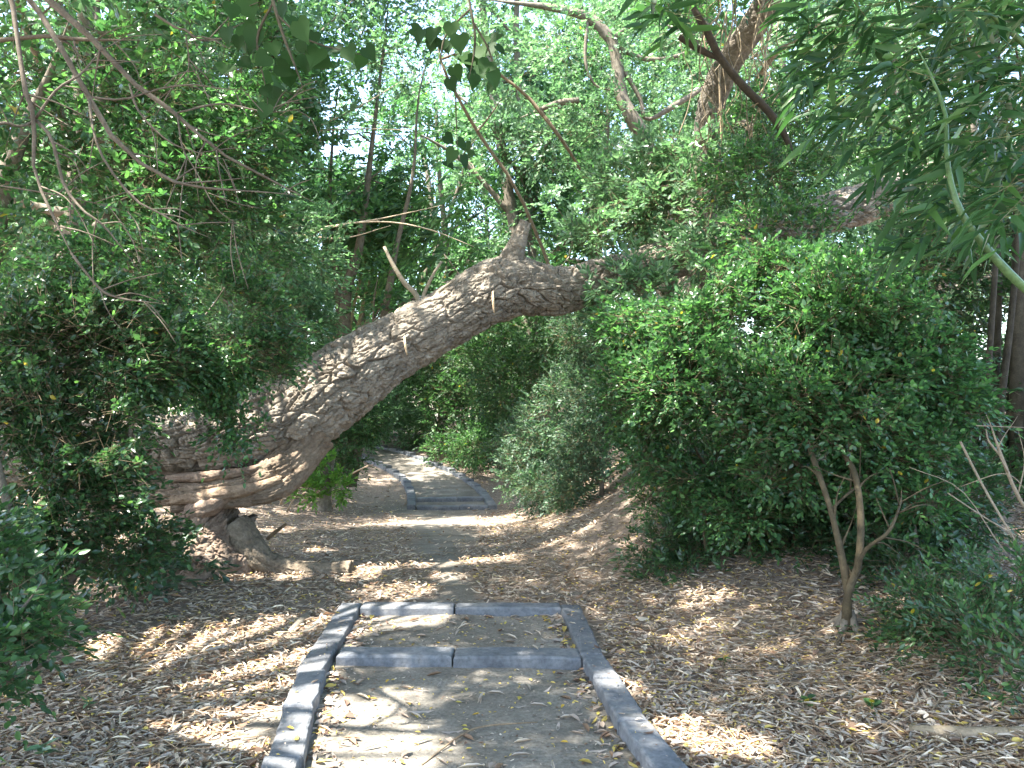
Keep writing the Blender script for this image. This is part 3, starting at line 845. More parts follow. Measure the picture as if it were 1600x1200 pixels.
# ---- tree with bare arching branches, upper left
lt = thing("tree", "overhanging tree with thin bare arching branches drooping in from the upper left", "tree", (-4.6, 2.4, H(-4.6, 2.4)))
v, f = tube([[-4.6, 2.4, H(-4.6, 2.4) - 0.1, .17], [-4.5, 2.5, 1.5, .14], [-4.2, 2.6, 3.4, .12], [-3.6, 2.7, 5.2, .09], [-3.2, 2.8, 6.6, .06]], 24, 12, 0.08)
MB().add(v, f).build("trunk", M['thin_bark'], lt)
C1 = (0.8, 0.76, 0.72)
stems(lt, [[(-250, -420, 3.3, 16), (-60, -130, 3.2, 11), (50, 0, 3.1, 8), (105, 85, 3.1, 6.5), (135, 150, 3.1, 6), (190, 220, 3.1, 5), (260, 275, 3.1, 4), (330, 285, 3.2, 3), (400, 302, 3.2, 2), (470, 305, 3.3, 1)],
           [(-200, -350, 3.5, 14), (0, -80, 3.5, 10), (80, 5, 3.4, 8), (150, 70, 3.4, 7), (200, 120, 3.4, 6), (275, 175, 3.4, 5), (340, 240, 3.4, 4), (400, 275, 3.5, 3), (470, 305, 3.5, 2)],
           [(-90, -250, 3.0, 10), (10, -30, 3.0, 6.5), (22, 60, 3.0, 6), (35, 140, 3.0, 5.5), (52, 185, 3.0, 5), (55, 260, 3.0, 4.5), (62, 330, 3.0, 3.5), (110, 395, 3.0, 2)],
           [(52, 185, 3.0, 4.5), (80, 220, 3.0, 4), (100, 280, 3.0, 3.5), (125, 330, 3.0, 3), (165, 358, 3.0, 2.5), (215, 420, 3.1, 1.5)],
           [(52, 185, 3.0, 3.5), (90, 140, 3.0, 3), (120, 110, 3.05, 2.5), (152, 78, 3.1, 2)],
           [(52, 188, 3.0, 4), (30, 198, 2.95, 3.6), (0, 200, 2.9, 3.4), (-40, 205, 2.9, 3)],
           [(137, 152, 3.1, 4), (140, 200, 3.05, 3.5), (160, 255, 3.05, 3), (200, 305, 3.1, 2.8), (240, 335, 3.1, 2.4), (285, 360, 3.1, 1.8), (330, 372, 3.1, 1)],
           [(137, 150, 3.1, 3), (190, 148, 3.15, 2.8), (240, 138, 3.2, 2.5), (290, 130, 3.2, 2), (340, 140, 3.2, 1.5), (380, 138, 3.2, 1)],
           [(200, 130, 3.4, 3), (220, 175, 3.35, 2.5), (260, 215, 3.35, 2), (310, 245, 3.4, 1.5), (360, 250, 3.4, 1)],
           [(275, 175, 3.4, 2.5), (350, 172, 3.5, 2.2), (420, 178, 3.5, 1.6), (490, 165, 3.6, 1)],
           [(275, 175, 3.4, 2.2), (285, 230, 3.4, 2), (300, 270, 3.4, 1.6), (335, 330, 3.4, 1.2), (400, 365, 3.5, .8)],
           [(240, 20, 3.6, 4), (270, 40, 3.6, 3.5), (288, 52, 3.6, 3), (310, 65, 3.6, 2), (350, 60, 3.7, 1)],
           [(288, 52, 3.6, 2), (286, 90, 3.6, 1.7), (292, 125, 3.6, 1)],
           [(-20, 62, 3.8, 6), (60, 58, 3.8, 5), (130, 52, 3.8, 4.5), (195, 60, 3.8, 3)],
           [(0, 290, 3.4, 2), (30, 295, 3.4, 2), (110, 310, 3.4, 1.6), (200, 330, 3.5, 1.2)],
           [(110, 395, 4.2, 3), (150, 440, 4.2, 3), (185, 460, 4.2, 2.5), (220, 470, 4.2, 2), (255, 474, 4.2, 1.2)]], "branch", c=C1, rs=.62, kink=.012, side=5)
over = []  # canopy out of view, placed to block the sun over the foreground
for gx_ in np.arange(-8.6, 5.2, 1.45):
    for gy_ in np.arange(-4.2, 8.6, 1.45):
        x, y = gx_ + rngc.normal(0, .3), gy_ + rngc.normal(0, .3)
        over.append((x, y, rngc.uniform(6.3, 7.8) + 0.10 * max(0, y - 5), rngc.uniform(1.0, 1.45), rngc.uniform(1.0, 1.45), 0.45))
for gx_ in np.arange(-5.5, 2.6, 1.35):  # higher leaf layer added to keep path and right ground shaded
    for gy_ in np.arange(-1.5, 6.0, 1.35):
        over.append((gx_ + rngc.normal(0, .3), gy_ + rngc.normal(0, .3), rngc.uniform(8.7, 10.0), 1.1, 1.1, 0.45))
left_over = [b for b in over if b[0] < -1.6]
right_over = [b for b in over if b[0] >= -1.6]
foliage(lt, left_over, 9800, 0.45, 9, 0.125, 0.5, MIDG, 'soft_leaf', 111, OV5, OV5F, gap=0.1, carve=carve, twigs=False, up=0.1)  # overhead crown outside the frame, sun holes cut by carve
mb = MB()
for b in left_over:
    v, f = tube([[-4.0, 2.65, 4.4, .05], [(b[0] - 4) / 2, (b[1] + 2.6) / 2, 5.9, .035], [b[0], b[1], b[2], .012]], 8, 5); mb.add(v, f)
mb.build("limb", M['thin_bark'], lt, "stuff")

# leafy trees behind those branches
def leafy_tree(name, label, base, blobs, n, L, nl, ll, w, pal, mat, seed, trunk=None, group=None, cat="tree", tc=None, **kw):
    r = thing(name, label, cat, base, group)
    foliage(r, blobs, n, L, nl, ll, w, pal, mat, seed, **kw)
    if trunk: stems(r, trunk, "trunk" if cat == "tree" else "stem", sides=9, n=18, c=tc)
    return r
leafy_tree("tree", "dense leafy tree filling the upper left behind the bare branches", (-4.6, 6.3, 0),
           [bp_(60, 120, 6.0, 240, 190, 1.0), bp_(240, 200, 6.6, 200, 170, .9), bp_(100, 330, 6.2, 200, 130, .8), bp_(330, 340, 7, 140, 120, .8), bp_(330, 90, 7.2, 130, 120, .8)],
           3600, 0.30, 9, 0.075, 0.52, MIDG, 'leaf', 104, [[(-60, 900, 6.3, 24), (-40, 600, 6.3, 20), (0, 300, 6.3, 15), (80, 100, 6.3, 9)], [(-30, 520, 6.3, 12), (120, 380, 6.4, 8), (260, 250, 6.6, 4)]], gap=0.3, indiv=150, droop=0.4, carve=carve)
leafy_tree("tree", "bright green tree between the fallen trunk and the left shrubs", (-2.9, 9.5, 0),
           [bp_(430, 400, 9, 110, 100, .9), bp_(460, 500, 9, 65, 60, .5), bp_(400, 480, 8.5, 90, 90, .6), bp_(350, 560, 8.5, 90, 70, .6), bp_(250, 640, 8.2, 120, 60, .5)],
           1900, 0.26, 10, 0.065, 0.5, LITE, 'soft_leaf', 105, [[(440, 760, 9.3, 14), (435, 600, 9.3, 12), (430, 420, 9.2, 6)]], gap=0.25, carve=carve)

# ---- right side
rb = thing("shrub", "big rounded sunlit shrub of small green leaves on the right of the path", "shrub", ground_at(1320, 985))
Yr = float(ground_at(1320, 985)[1])
foliage(rb, [bp_(1140, 500, 5.5, 170, 70, .5), bp_(1290, 490, 5.2, 150, 85, .55), bp_(1010, 600, 5.8, 70, 105, .4), bp_(1100, 600, 5.4, 130, 95, .45), bp_(1270, 630, 5.0, 150, 90, .5), bp_(1370, 560, 5.1, 90, 90, .4),
             bp_(1440, 590, 5.1, 70, 85, .35), bp_(1400, 690, 4.9, 85, 50, .3), bp_(1070, 710, 5.6, 80, 50, .3), bp_(1240, 735, 5.0, 75, 38, .25), bp_(1340, 745, 4.9, 50, 30, .2), bp_(1010, 700, 6.0, 35, 35, .2),
             bp_(1220, 415, 5.6, 60, 25, .2), bp_(1090, 440, 5.7, 50, 25, .2), bp_(1340, 425, 5.3, 55, 25, .2), bp_(960, 520, 6.0, 35, 40, .2), bp_(1500, 640, 5.0, 35, 40, .2), bp_(1160, 790, 5.4, 60, 40, .25), bp_(1440, 780, 4.8, 45, 30, .2), bp_(1180, 690, 5.5, 90, 60, .3), bp_(1220, 560, 5.3, 120, 80, .4), bp_(1120, 760, 5.7, 70, 45, .25)],
        9800, 0.19, 10, 0.040, 0.64, MIDG, 'leaf', 106, indiv=290, gap=0.62, gfreq=2.6, up=0.45, inner=.25, droop=.3)
stems(rb, [[(1322, 992, Yr, 16), (1326, 930, Yr, 11), (1334, 870, Yr + .05, 9), (1345, 800, Yr + .1, 8), (1340, 740, Yr + .3, 6.5), (1312, 690, Yr + .5, 5), (1320, 640, Yr + .7, 3.5)],
           [(1326, 940, Yr, 10), (1315, 870, Yr + .05, 8.5), (1295, 800, Yr + .15, 7.5), (1278, 730, Yr + .3, 7), (1260, 680, Yr + .5, 5), (1235, 650, Yr + .7, 4), (1200, 600, Yr + .9, 3)],
           [(1334, 905, Yr, 5), (1356, 865, Yr - .05, 4.5), (1385, 830, Yr - .1, 4), (1402, 790, Yr, 2.6), (1408, 765, Yr + .1, 1.2)],
           [(1260, 735, 5.0, 6), (1220, 715, 5.1, 6), (1185, 690, 5.2, 5), (1150, 660, 5.3, 4)],
           [(1180, 905, 5.7, 6), (1172, 840, 5.7, 5), (1190, 770, 5.7, 4.5), (1165, 690, 5.7, 3)], [(1230, 900, 5.6, 5), (1242, 830, 5.6, 4.5), (1215, 760, 5.6, 4), (1230, 680, 5.6, 3)], [(1420, 915, 5.3, 5), (1408, 850, 5.3, 4), (1420, 770, 5.3, 3.5), (1380, 690, 5.3, 2)], [(1120, 910, 6, 5), (1100, 830, 6, 4.5), (1110, 760, 6, 4), (1080, 690, 6, 3)],
           [(1295, 800, Yr + .2, 4), (1330, 760, Yr + .3, 3.5), (1420, 700, Yr + .5, 2)]], "stem", sides=8, n=20, c=(0.46, 0.41, 0.29), rs=.64, kink=.018, side=7)
stems(rb, [[(1320, 955, Yr, 7)] + grow([(1304, 985, 6), (1290, 1002, 5), (1280, 1014, 2)]), [(1323, 955, Yr, 7)] + grow([(1313, 996, 6), (1306, 1012, 5), (1300, 1024, 2)]), [(1321, 960, Yr, 6)] + grow([(1296, 976, 5), (1272, 988, 3), (1250, 996, 2)]),
           [(1326, 955, Yr, 7)] + grow([(1338, 990, 6), (1348, 1004, 4), (1366, 1012, 2)])], "root")

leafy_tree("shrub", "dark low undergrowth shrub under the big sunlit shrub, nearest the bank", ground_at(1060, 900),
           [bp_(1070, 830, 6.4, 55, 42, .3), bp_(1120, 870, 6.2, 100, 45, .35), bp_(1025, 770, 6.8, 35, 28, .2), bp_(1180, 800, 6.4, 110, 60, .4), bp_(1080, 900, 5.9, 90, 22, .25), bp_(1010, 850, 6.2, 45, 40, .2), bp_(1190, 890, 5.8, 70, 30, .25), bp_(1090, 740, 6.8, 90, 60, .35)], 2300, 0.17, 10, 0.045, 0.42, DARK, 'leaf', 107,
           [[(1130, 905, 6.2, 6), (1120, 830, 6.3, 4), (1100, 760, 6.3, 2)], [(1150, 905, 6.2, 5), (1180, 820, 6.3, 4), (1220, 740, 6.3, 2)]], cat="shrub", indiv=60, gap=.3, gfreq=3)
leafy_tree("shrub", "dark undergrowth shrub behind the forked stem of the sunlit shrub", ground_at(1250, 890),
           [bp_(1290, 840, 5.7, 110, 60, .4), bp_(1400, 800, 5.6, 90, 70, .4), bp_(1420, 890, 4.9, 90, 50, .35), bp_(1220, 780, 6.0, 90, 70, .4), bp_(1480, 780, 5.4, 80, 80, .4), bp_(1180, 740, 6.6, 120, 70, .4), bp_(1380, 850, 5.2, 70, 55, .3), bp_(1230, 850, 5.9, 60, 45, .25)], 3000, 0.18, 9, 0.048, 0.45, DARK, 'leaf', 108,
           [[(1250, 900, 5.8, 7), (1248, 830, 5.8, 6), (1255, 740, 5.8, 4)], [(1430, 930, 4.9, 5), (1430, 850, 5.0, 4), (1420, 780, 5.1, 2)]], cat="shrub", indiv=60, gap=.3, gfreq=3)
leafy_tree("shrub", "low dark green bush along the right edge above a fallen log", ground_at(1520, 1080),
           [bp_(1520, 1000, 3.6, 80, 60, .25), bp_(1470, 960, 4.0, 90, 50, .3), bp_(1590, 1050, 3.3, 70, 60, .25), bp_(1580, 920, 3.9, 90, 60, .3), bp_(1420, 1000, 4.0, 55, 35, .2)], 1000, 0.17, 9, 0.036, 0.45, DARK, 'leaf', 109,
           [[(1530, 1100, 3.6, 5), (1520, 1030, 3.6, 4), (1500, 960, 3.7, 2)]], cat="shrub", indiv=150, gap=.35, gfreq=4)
leafy_tree("tree", "tree with broad glossy leaf sprays above the far bend of the fallen trunk", (1.2, 8.9, .6),
           [bp_(960, 365, 8.9, 70, 30, .3), bp_(950, 485, 7.7, 30, 16, .15), bp_(985, 430, 7.7, 45, 24, .2), bp_(935, 455, 7.5, 18, 14, .1), bp_(1040, 320, 8.6, 90, 50, .4), bp_(1010, 455, 7.6, 45, 20, .2), bp_(1100, 250, 8.8, 110, 60, .6), bp_(1000, 290, 9.2, 80, 60, .5), bp_(1110, 395, 7.9, 60, 35, .3)],
           1300, 0.26, 8, 0.085, 0.46, LITE, 'leaf', 110, [[(1030, 760, 8.9, 10), (1035, 600, 8.9, 9), (1050, 420, 8.8, 7), (1080, 260, 8.8, 4)]], indiv=120, gap=.3, carve=carve)
leafy_tree("tree", "small-leaved tree rising behind the big sunlit shrub on the right", (3.0, 7.6, 1.0),
           [bp_(1210, 370, 7.2, 100, 60, .6), bp_(1370, 425, 6.8, 100, 40, .5), bp_(1180, 280, 7.8, 90, 50, .6), bp_(1330, 210, 11.2, 130, 45, .6), bp_(1250, 200, 8.4, 120, 80, .7), bp_(1440, 262, 9.4, 70, 40, .4), bp_(1170, 505, 7.4, 130, 60, .5)],  # clump over the fallen trunk's far end added to shade and hide it
           3000, 0.20, 10, 0.046, 0.60, MIDG, 'leaf', 112, [[(1250, 800, 7.6, 12), (1260, 600, 7.6, 10), (1270, 380, 7.6, 6)]], gap=.3)
leafy_tree("tree", "dark tree at the right edge behind the dry twigs", (3.9, 6.6, .8),
           [bp_(1480, 430, 7.2, 110, 90, .6), bp_(1560, 520, 6.8, 80, 100, .5), bp_(1490, 330, 8.0, 90, 90, .7), bp_(1590, 650, 6.6, 50, 90, .4), bp_(1590, 330, 7, 80, 110, .5), bp_(1570, 780, 6.2, 70, 70, .4)],
           2200, 0.24, 9, 0.06, 0.45, DARK, 'leaf', 113, [[(1548, 960, 6.6, 8), (1552, 700, 6.6, 7), (1560, 400, 6.6, 6), (1550, 200, 6.7, 4)], [(1592, 950, 6.4, 13), (1590, 650, 6.4, 12), (1597, 300, 6.4, 9), (1612, 100, 6.4, 6)]], gap=.3, tc=(.45, .45, .4))  # trunk tint darkened to stand in for the deep shade here

# bamboo, upper right
bam = thing("bamboo", "near bamboo with long narrow drooping leaves filling the upper right corner", "bamboo", (3.3, 3.4, H(3.3, 3.4)))
rng = np.random.default_rng(31)
def bamboo_leaves(parent, centers, ll, pal, seed, indiv, nl=6):
    rng = np.random.default_rng(seed)
    o = np.array(centers)
    n = len(o)
    az = rng.normal(math.pi, 1.0, n)
    ax = unit(np.stack([np.cos(az), 0.5 * np.sin(az), rng.normal(-0.25, 0.3, n)], -1))
    nr = unit(np.array([0, 0, 1.0]) + rng.normal(0, 0.4, (n, 3)))
    nr = unit(nr - ax * (nr * ax).sum(1, keepdims=True))
    pos, d, nn, l = leaf_frames(o, ax, nr, nl, ll * 0.8, ll, rng, spread=0.7, droop=0.55, jit=0.3, roll=0.5)
    colr = palette(len(pos), rng, pal[0], pal[1], fbm(pos, seed, 2))
    rel = pos - CAMP
    px = 800 + rel[:, 0] / rel[:, 1] * F; py = HOR - rel[:, 2] / rel[:, 1] * F
    score = np.where((px > 0) & (px < 1600) & (py > 0) & (py < 1200), l / rel[:, 1], -1)
    idx = np.argsort(-score)[:indiv]; idx = idx[score[idx] > 0]
    cc = np.array(pal[0][:3])
    if indiv: leaf_objects(parent, pos[idx], d[idx], nn[idx], l[idx], "lance", LAN, OV7F, 0.17, [cc[0], cc[1], cc[1] * 1.2, cc[2]], M['bamboo_leaf'], rng)
    k = np.ones(len(pos), bool); k[idx] = False
    mb = MB(); leaves_mesh(mb, pos[k], d[k], nn[k], l[k], LAN, OV7F, 0.17, colr[k]); mb.build("foliage", M['bamboo_leaf'], parent, "stuff")
    tb = MB(); twig_strips(tb, o - ax * ll * .9, o + ax * ll * .6, 0.0022, (0.9, 1.1, 0.6)); tb.build("twig_mass", M['thin_bark'], parent, "stuff")
cent = []
for k in range(420):
    a, b = rng.uniform(1255, 1640), rng.uniform(-60, 330)
    if b > 60 + 0.9 * (a - 1180): continue
    cent.append(P(a, b, rng.uniform(3.4, 5.6)))
for k in range(30):
    cent.append(P(rng.uniform(1420, 1620), rng.uniform(150, 400), rng.uniform(3.0, 3.8)))
for k in range(9):
    cent.append(P(rng.uniform(1020, 1120), rng.uniform(-50, 30), rng.uniform(3.6, 4.6)))
bamboo_leaves(bam, cent, 0.18, ([(0.030, 0.075, 0.028), (0.046, 0.105, 0.036), (0.085, 0.175, 0.05)], [4, 4, 1.5]), 32, 295)
stems(bam, [[(1760, 560, 3.3, 9), (1660, 490, 3.2, 8), (1600, 448, 3.2, 7), (1545, 390, 3.2, 6), (1500, 325, 3.2, 5), (1482, 250, 3.25, 4), (1478, 170, 3.3, 3), (1440, 80, 3.4, 2)]], "culm", 'green_cane', 9, 24)
stems(bam, [[(1640, 240, 4.2, 5), (1560, 130, 4.3, 4), (1450, 50, 4.4, 3), (1320, 40, 4.5, 1.5)], [(1650, 380, 4.6, 5), (1530, 280, 4.7, 4), (1420, 230, 4.8, 3), (1330, 240, 4.9, 1.5)],
            [(1640, 100, 3.9, 5), (1500, -20, 4.0, 4), (1350, -50, 4.1, 2)], [(1330, 185, 4.8, 3), (1390, 195, 4.7, 3), (1440, 215, 4.7, 3)]], "branch", 'green_cane')
foliage(bam, right_over, 12000, 0.45, 9, 0.125, 0.42, MIDG, 'soft_leaf', 114, OV5, OV5F, gap=0.1, carve=carve, twigs=False, up=0.1)  # unseen overhead canopy hung on the bamboo to shade the ground

# bamboo-like stems at the far right, deep shade put into their dark tint
dk = thing("bamboo", "cluster of dark upright bamboo stems at the right edge behind the bare twigs", "bamboo", P(1590, 900, 5.9))
stems(dk, [[(1535 + 21 * k + 9 * math.sin(k * 5), 930, 6.0 + .25 * (k % 3), 9 + 3 * (k % 3)), (1540 + 20 * k + 14 * math.sin(k * 3), 650, 6.0 + .25 * (k % 3), 9 + 2 * (k % 2)), (1560 + 15 * k + 25 * math.sin(k * 7), 350, 6.0 + .3 * (k % 3), 7), (1565 + 12 * k + 40 * math.sin(k * 4), 0, 6, 4)] for k in range(5)], "culm", 'thin_bark', 8, 12, c=(.28, .28, .25), rs=.55)

# bare dead twigs at right edge
dt = thing("dead_branch", "bare grey dead branch with forked twigs standing at the right edge", "dead branch", P(1600, 810, 4.0))
stems(dt, [[(1660, 860, 4.0, 7), (1598, 790, 4.0, 7), (1565, 715, 4.0, 6), (1548, 665, 4.0, 4)], [(1565, 715, 4.0, 4.5), (1545, 690, 4.0, 3.5), (1540, 670, 4.0, 2)], [(1590, 770, 4.0, 3), (1600, 720, 4.0, 2), (1590, 670, 4, 1)],
           [(1575, 740, 4.0, 2.5), (1560, 700, 3.9, 2), (1590, 650, 3.9, 1)], [(1500, 690, 4.2, 4.5), (1530, 750, 4.2, 4.5), (1570, 820, 4.1, 4.5), (1620, 900, 4.0, 5)],
           [(1480, 770, 4.0, 2), (1540, 810, 4.0, 2.5), (1610, 850, 4.0, 3)], [(1500, 760, 4.1, 1.5), (1570, 740, 4.0, 2), (1610, 775, 4, 2)], [(1525, 665, 4, 2), (1600, 668, 4, 2.5)],
           [(1420, 730, 4.2, 1.2), (1500, 765, 4.2, 1.6), (1560, 850, 4.1, 2), (1620, 920, 4.0, 2)]], "twig", 'cane', 6, 12, c=(.6, .6, .6), rs=.45)

# ---- vine hung leaning tree, upper right centre
vt = thing("tree", "leaning tree hung with thin vines at the top right of centre", "tree", (2.4, 10.2, H(2.4, 10.2)))
v, f, t = bark_tube(pxr([(1085, 740, 10.2, 26), (1090, 520, 10.1, 23), (1100, 300, 9.9, 21), (1112, 170, 9.7, 20), (1140, 95, 9.4, 19), (1185, 30, 9.1, 19), (1235, -70, 8.9, 18), (1330, -260, 8.6, 15)]), 260, 60, 0.012, 41, 0.2, 0.07, 0.03)
MB().add(v, f, t * .62).build("trunk", M['bark'], vt)
stems(vt, [[(1085, 10, 7.6, 6), (1105, 45, 7.6, 8), (1128, 90, 7.6, 8), (1165, 135, 7.6, 8), (1200, 170, 7.6, 8), (1225, 205, 7.6, 7.5), (1240, 240, 7.6, 6)], [(1062, 55, 7.7, 6), (1095, 75, 7.7, 7), (1128, 92, 7.6, 7)],
           [(1225, 205, 7.6, 4), (1232, 180, 7.6, 2.5)]], "dead_limb", c=(.32, .3, .28), sides=9, n=20, rs=.75)
stems(vt, [[(1125, 190, 9.6, 8), (1165, 195, 9.4, 9), (1190, 215, 9.3, 9), (1210, 215, 9.2, 8), (1200, 250, 9.2, 6)], [(1180, 130, 9.4, 4), (1215, 80, 9.2, 4), (1250, 60, 9.1, 3), (1300, 20, 9, 2)]], "limb", c=(1.3, 1.2, 1.1))
rng = np.random.default_rng(8)
for k in range(26):
    a = rng.uniform(1070, 1225); b = rng.uniform(-40, 60); d = rng.uniform(7.5, 8.8); ln = rng.uniform(120, 360)
    rows = [(a, b, d, 1.0)]
    for q in range(1, 6):
        rows.append((a + rng.normal(0, 11) - q * rng.uniform(0, 6), b + ln * q / 5, d, rng.uniform(.5, 1.3)))
    mb = MB(); wtube(mb, rows, 20, 4, c=np.array((.55, .54, .48)) * rng.uniform(.7, 1.3)); mb.build("vine", M['cane'], vt)
foliage(vt, [bp_(1120, -60, 8.8, 160, 60, .8), bp_(1080, 40, 9.5, 60, 50, .6), bp_(1230, 90, 9.6, 90, 70, .7), bp_(1140, 230, 9.9, 60, 60, .5)], 700, 0.25, 9, 0.06, .5, MIDG, 'leaf', 44, OV5, OV5F)

gt = thing("tree", "gnarled tree with vine wrapped limbs above the middle of the fallen trunk", "tree", (2.2, 12.5, H(2.2, 12.5)))
stems(gt, [[(1050, 720, 12.5, 16), (1040, 500, 12.5, 14), (1040, 330, 12.4, 12), (1020, 250, 12.2, 12), (995, 195, 12, 12), (972, 150, 12, 10), (965, 100, 12, 9), (955, 60, 12, 9), (920, 25, 12, 8), (870, 10, 12, 6), (790, 0, 12, 4)]], "trunk", sides=9, n=40)
stems(gt, [[(960, 70, 12, 5), (1010, 90, 12, 4), (1060, 85, 12, 3), (1110, 60, 12, 2)], [(905, 155, 12, 5), (870, 160, 12, 5), (825, 178, 12, 3.5)], [(965, 90, 12, 4), (1000, 150, 12, 3.5), (1012, 185, 12, 3), (1060, 160, 12, 5), (1110, 130, 12, 4)],
           [(920, 25, 12, 3), (915, 90, 12, 2.5), (930, 130, 12, 2), (960, 140, 12, 1.5)], [(955, 60, 12, 4), (985, 40, 12, 3.5), (1030, 35, 12, 3), (1080, 50, 12, 2)]], "limb", sides=6, n=20)
foliage(gt, [bp_(900, 50, 12, 110, 70, .9), bp_(1020, 110, 12.5, 90, 70, .9), bp_(960, 190, 12.2, 80, 60, .7), bp_(870, 210, 12.5, 70, 60, .8)], 800, 0.3, 9, 0.075, .55, LITE, 'soft_leaf', 45, OV5, OV5F)
rs = thing("sapling", "slender leaning sapling with reddish stem crossing the bright centre", "sapling", ground_at(890, 760))
stems(rs, [[(905, 560, 11, 5), (860, 420, 10.8, 5), (810, 300, 10.5, 5), (770, 240, 10.4, 5), (740, 195, 10.3, 5), (715, 150, 10.2, 4.5), (690, 100, 10.2, 4), (680, 40, 10.2, 3)], [(745, 205, 10.3, 3), (765, 180, 10.4, 2.5), (785, 150, 10.4, 2)],
           [(690, 90, 10, 4), (730, 80, 10, 4), (775, 110, 10, 4), (820, 145, 10, 5), (850, 180, 10, 6), (880, 220, 10, 5), (910, 270, 10.4, 3), (925, 320, 10.4, 1.2)]], "stem", c=(1.0, .9, .75), rs=.55)
foliage(rs, [bp_(720, 60, 10.2, 70, 50, .5), bp_(800, 110, 10.3, 60, 50, .5)], 160, 0.25, 8, 0.08, .6, LITE, 'soft_leaf', 46, OV5, OV5F)

# ---- heart-leaved climbers hanging into the top of the picture
def climber(label, stem_rows, leaf_px, seed, size):
    rng = np.random.default_rng(seed)
    r = thing("climber", label, "climber", P(*stem_rows[0][0][:3]))
    stems(r, stem_rows, "stem", sides=5, n=16, c=(.6, .6, .5))
    n = len(leaf_px)
    pos = np.array([P(a, b, d) for a, b, d in leaf_px])
    d = unit(np.stack([rng.normal(0.2, 0.45, n), rng.normal(-0.1, 0.3, n), rng.normal(-0.75, 0.35, n)], -1))
    nn = unit(np.stack([rng.normal(0, 0.5, n), np.full(n, -0.8), rng.normal(0.35, 0.3, n)], -1))
    nn = unit(nn - d * (nn * d).sum(1, keepdims=True))
    ll = size * (0.75 + 0.5 * rng.random(n))
    leaf_objects(r, pos - d * ll[:, None] * 0.4, d, nn, ll, "heart", HEART, HEARTF, 0.95, [np.array((0.022, 0.055, 0.016)), np.array((0.03, 0.07, 0.02)), np.array((0.04, 0.09, 0.025))], M['dull_leaf'], rng)
rng = np.random.default_rng(3)
c1 = [(a, b, rng.uniform(3.4, 3.8)) for a, b in ((352, 50), (370, 62), (385, 45), (395, 70), (410, 90), (425, 72), (380, 95), (400, 110), (420, 118), (440, 105), (395, 55), (432, 130), (415, 140), (428, 150), (445, 90), (340, 100), (360, 12), (385, 8), (440, 12), (455, 30), (470, 42), (488, 55), (470, 68), (492, 82), (508, 72), (478, 95), (500, 92), (528, 75), (545, 80), (562, 92), (575, 78), (412, 170), (350, 105), (450, 118))]
climber("climber with heart-shaped dark leaves hanging in a clump above the left of the trunk", [[(410, -60, 3.5, 3), (425, 0, 3.5, 3), (440, 50, 3.5, 2.5), (455, 90, 3.5, 2), (470, 130, 3.5, 1.5)], [(425, 0, 3.5, 2), (400, 60, 3.55, 2), (415, 140, 3.6, 1.5)], [(430, 20, 3.5, 2), (480, 60, 3.5, 1.5), (570, 85, 3.6, 1)]], c1, 61, 0.095)
c2 = [(a, b, rng.uniform(4.2, 4.7)) for a, b in ((655, 52), (675, 48), (705, 42), (690, 66), (675, 65), (718, 62), (700, 70), (720, 82), (755, 58), (765, 75), (775, 55), (752, 78), (738, 95), (760, 100), (712, 110), (705, 128), (740, 122), (770, 118), (745, 110), (770, 132), (730, 90), (780, 75), (650, 45))]
climber("climber with heart-shaped dark leaves dangling at the top centre of the view", [[(720, -60, 4.4, 2.5), (735, 10, 4.4, 2.2), (742, 60, 4.4, 2), (735, 110, 4.4, 1.5)], [(735, 10, 4.4, 1.8), (695, 55, 4.4, 1.5), (687, 110, 4.4, 1)], [(738, 30, 4.4, 1.8), (765, 80, 4.4, 1.5), (775, 140, 4.4, 1)]], c2, 62, 0.10)
c3 = [(a, b, rng.uniform(5.2, 5.6)) for a, b in ((700, 215), (720, 222), (705, 240), (725, 250), (735, 240), (715, 262), (700, 255), (728, 228))]
climber("small bunch of heart-shaped leaves hanging below the larger top centre clump", [[(712, 110, 5.2, 1.2), (712, 170, 5.3, 1.2), (715, 240, 5.4, 1)]], c3, 63, 0.10)

# ---- background
def far_shrub(label, blobs, n, ll, pal, seed, base, group=None, L=0.22, mat='soft_leaf', nl=9, w=.5, stem=True, gap=.3):
    r = thing("shrub", label, "shrub", base, group)
    foliage(r, blobs, n, L, nl, ll, w, pal, mat, seed, OV5, OV5F, gap=gap, twigs=True)
    if stem:
        b = blobs[0]
        mb = MB(); v, f = tube([[base[0], base[1], base[2] - .05, .03], [(base[0] + b[0]) / 2, b[1], (base[2] + b[2]) / 2, .025], [b[0], b[1], b[2], .01]], 8, 6); mb.add(v, f); mb.build("stem", M['thin_bark'], r)
    return r
far_shrub("blue-green feathery shrub right of the far path, in front", [bp_(870, 690, 11, 80, 75, .7), bp_(910, 640, 10.5, 70, 80, .6), bp_(840, 730, 11, 60, 50, .5)], 1900, .055, BLUE, 201, P(870, 770, 11))
far_shrub("pale shrub just left of the big sunlit shrub", [bp_(940, 600, 9, 55, 75, .5), bp_(930, 690, 9, 50, 60, .4), bp_(920, 520, 9.2, 60, 40, .4), bp_(900, 740, 9, 40, 40, .3)], 1300, .05, BLUE, 202, P(940, 770, 9))
far_shrub("feathery low shrub at the foot of the leaf-covered bank", [bp_(850, 765, 10.2, 40, 30, .35), bp_(810, 700, 12.5, 40, 35, .4), bp_(900, 770, 9.4, 50, 35, .3)], 900, .05, BLUE, 203, P(850, 785, 10.2))
far_shrub("dark dense thicket bush straight behind the far path", [bp_(720, 640, 19, 70, 70, 1.2), bp_(690, 560, 20, 70, 50, 1.2), bp_(760, 690, 18, 60, 32, .9)], 1500, .10, DARK, 204, P(720, 715, 19), L=.35)
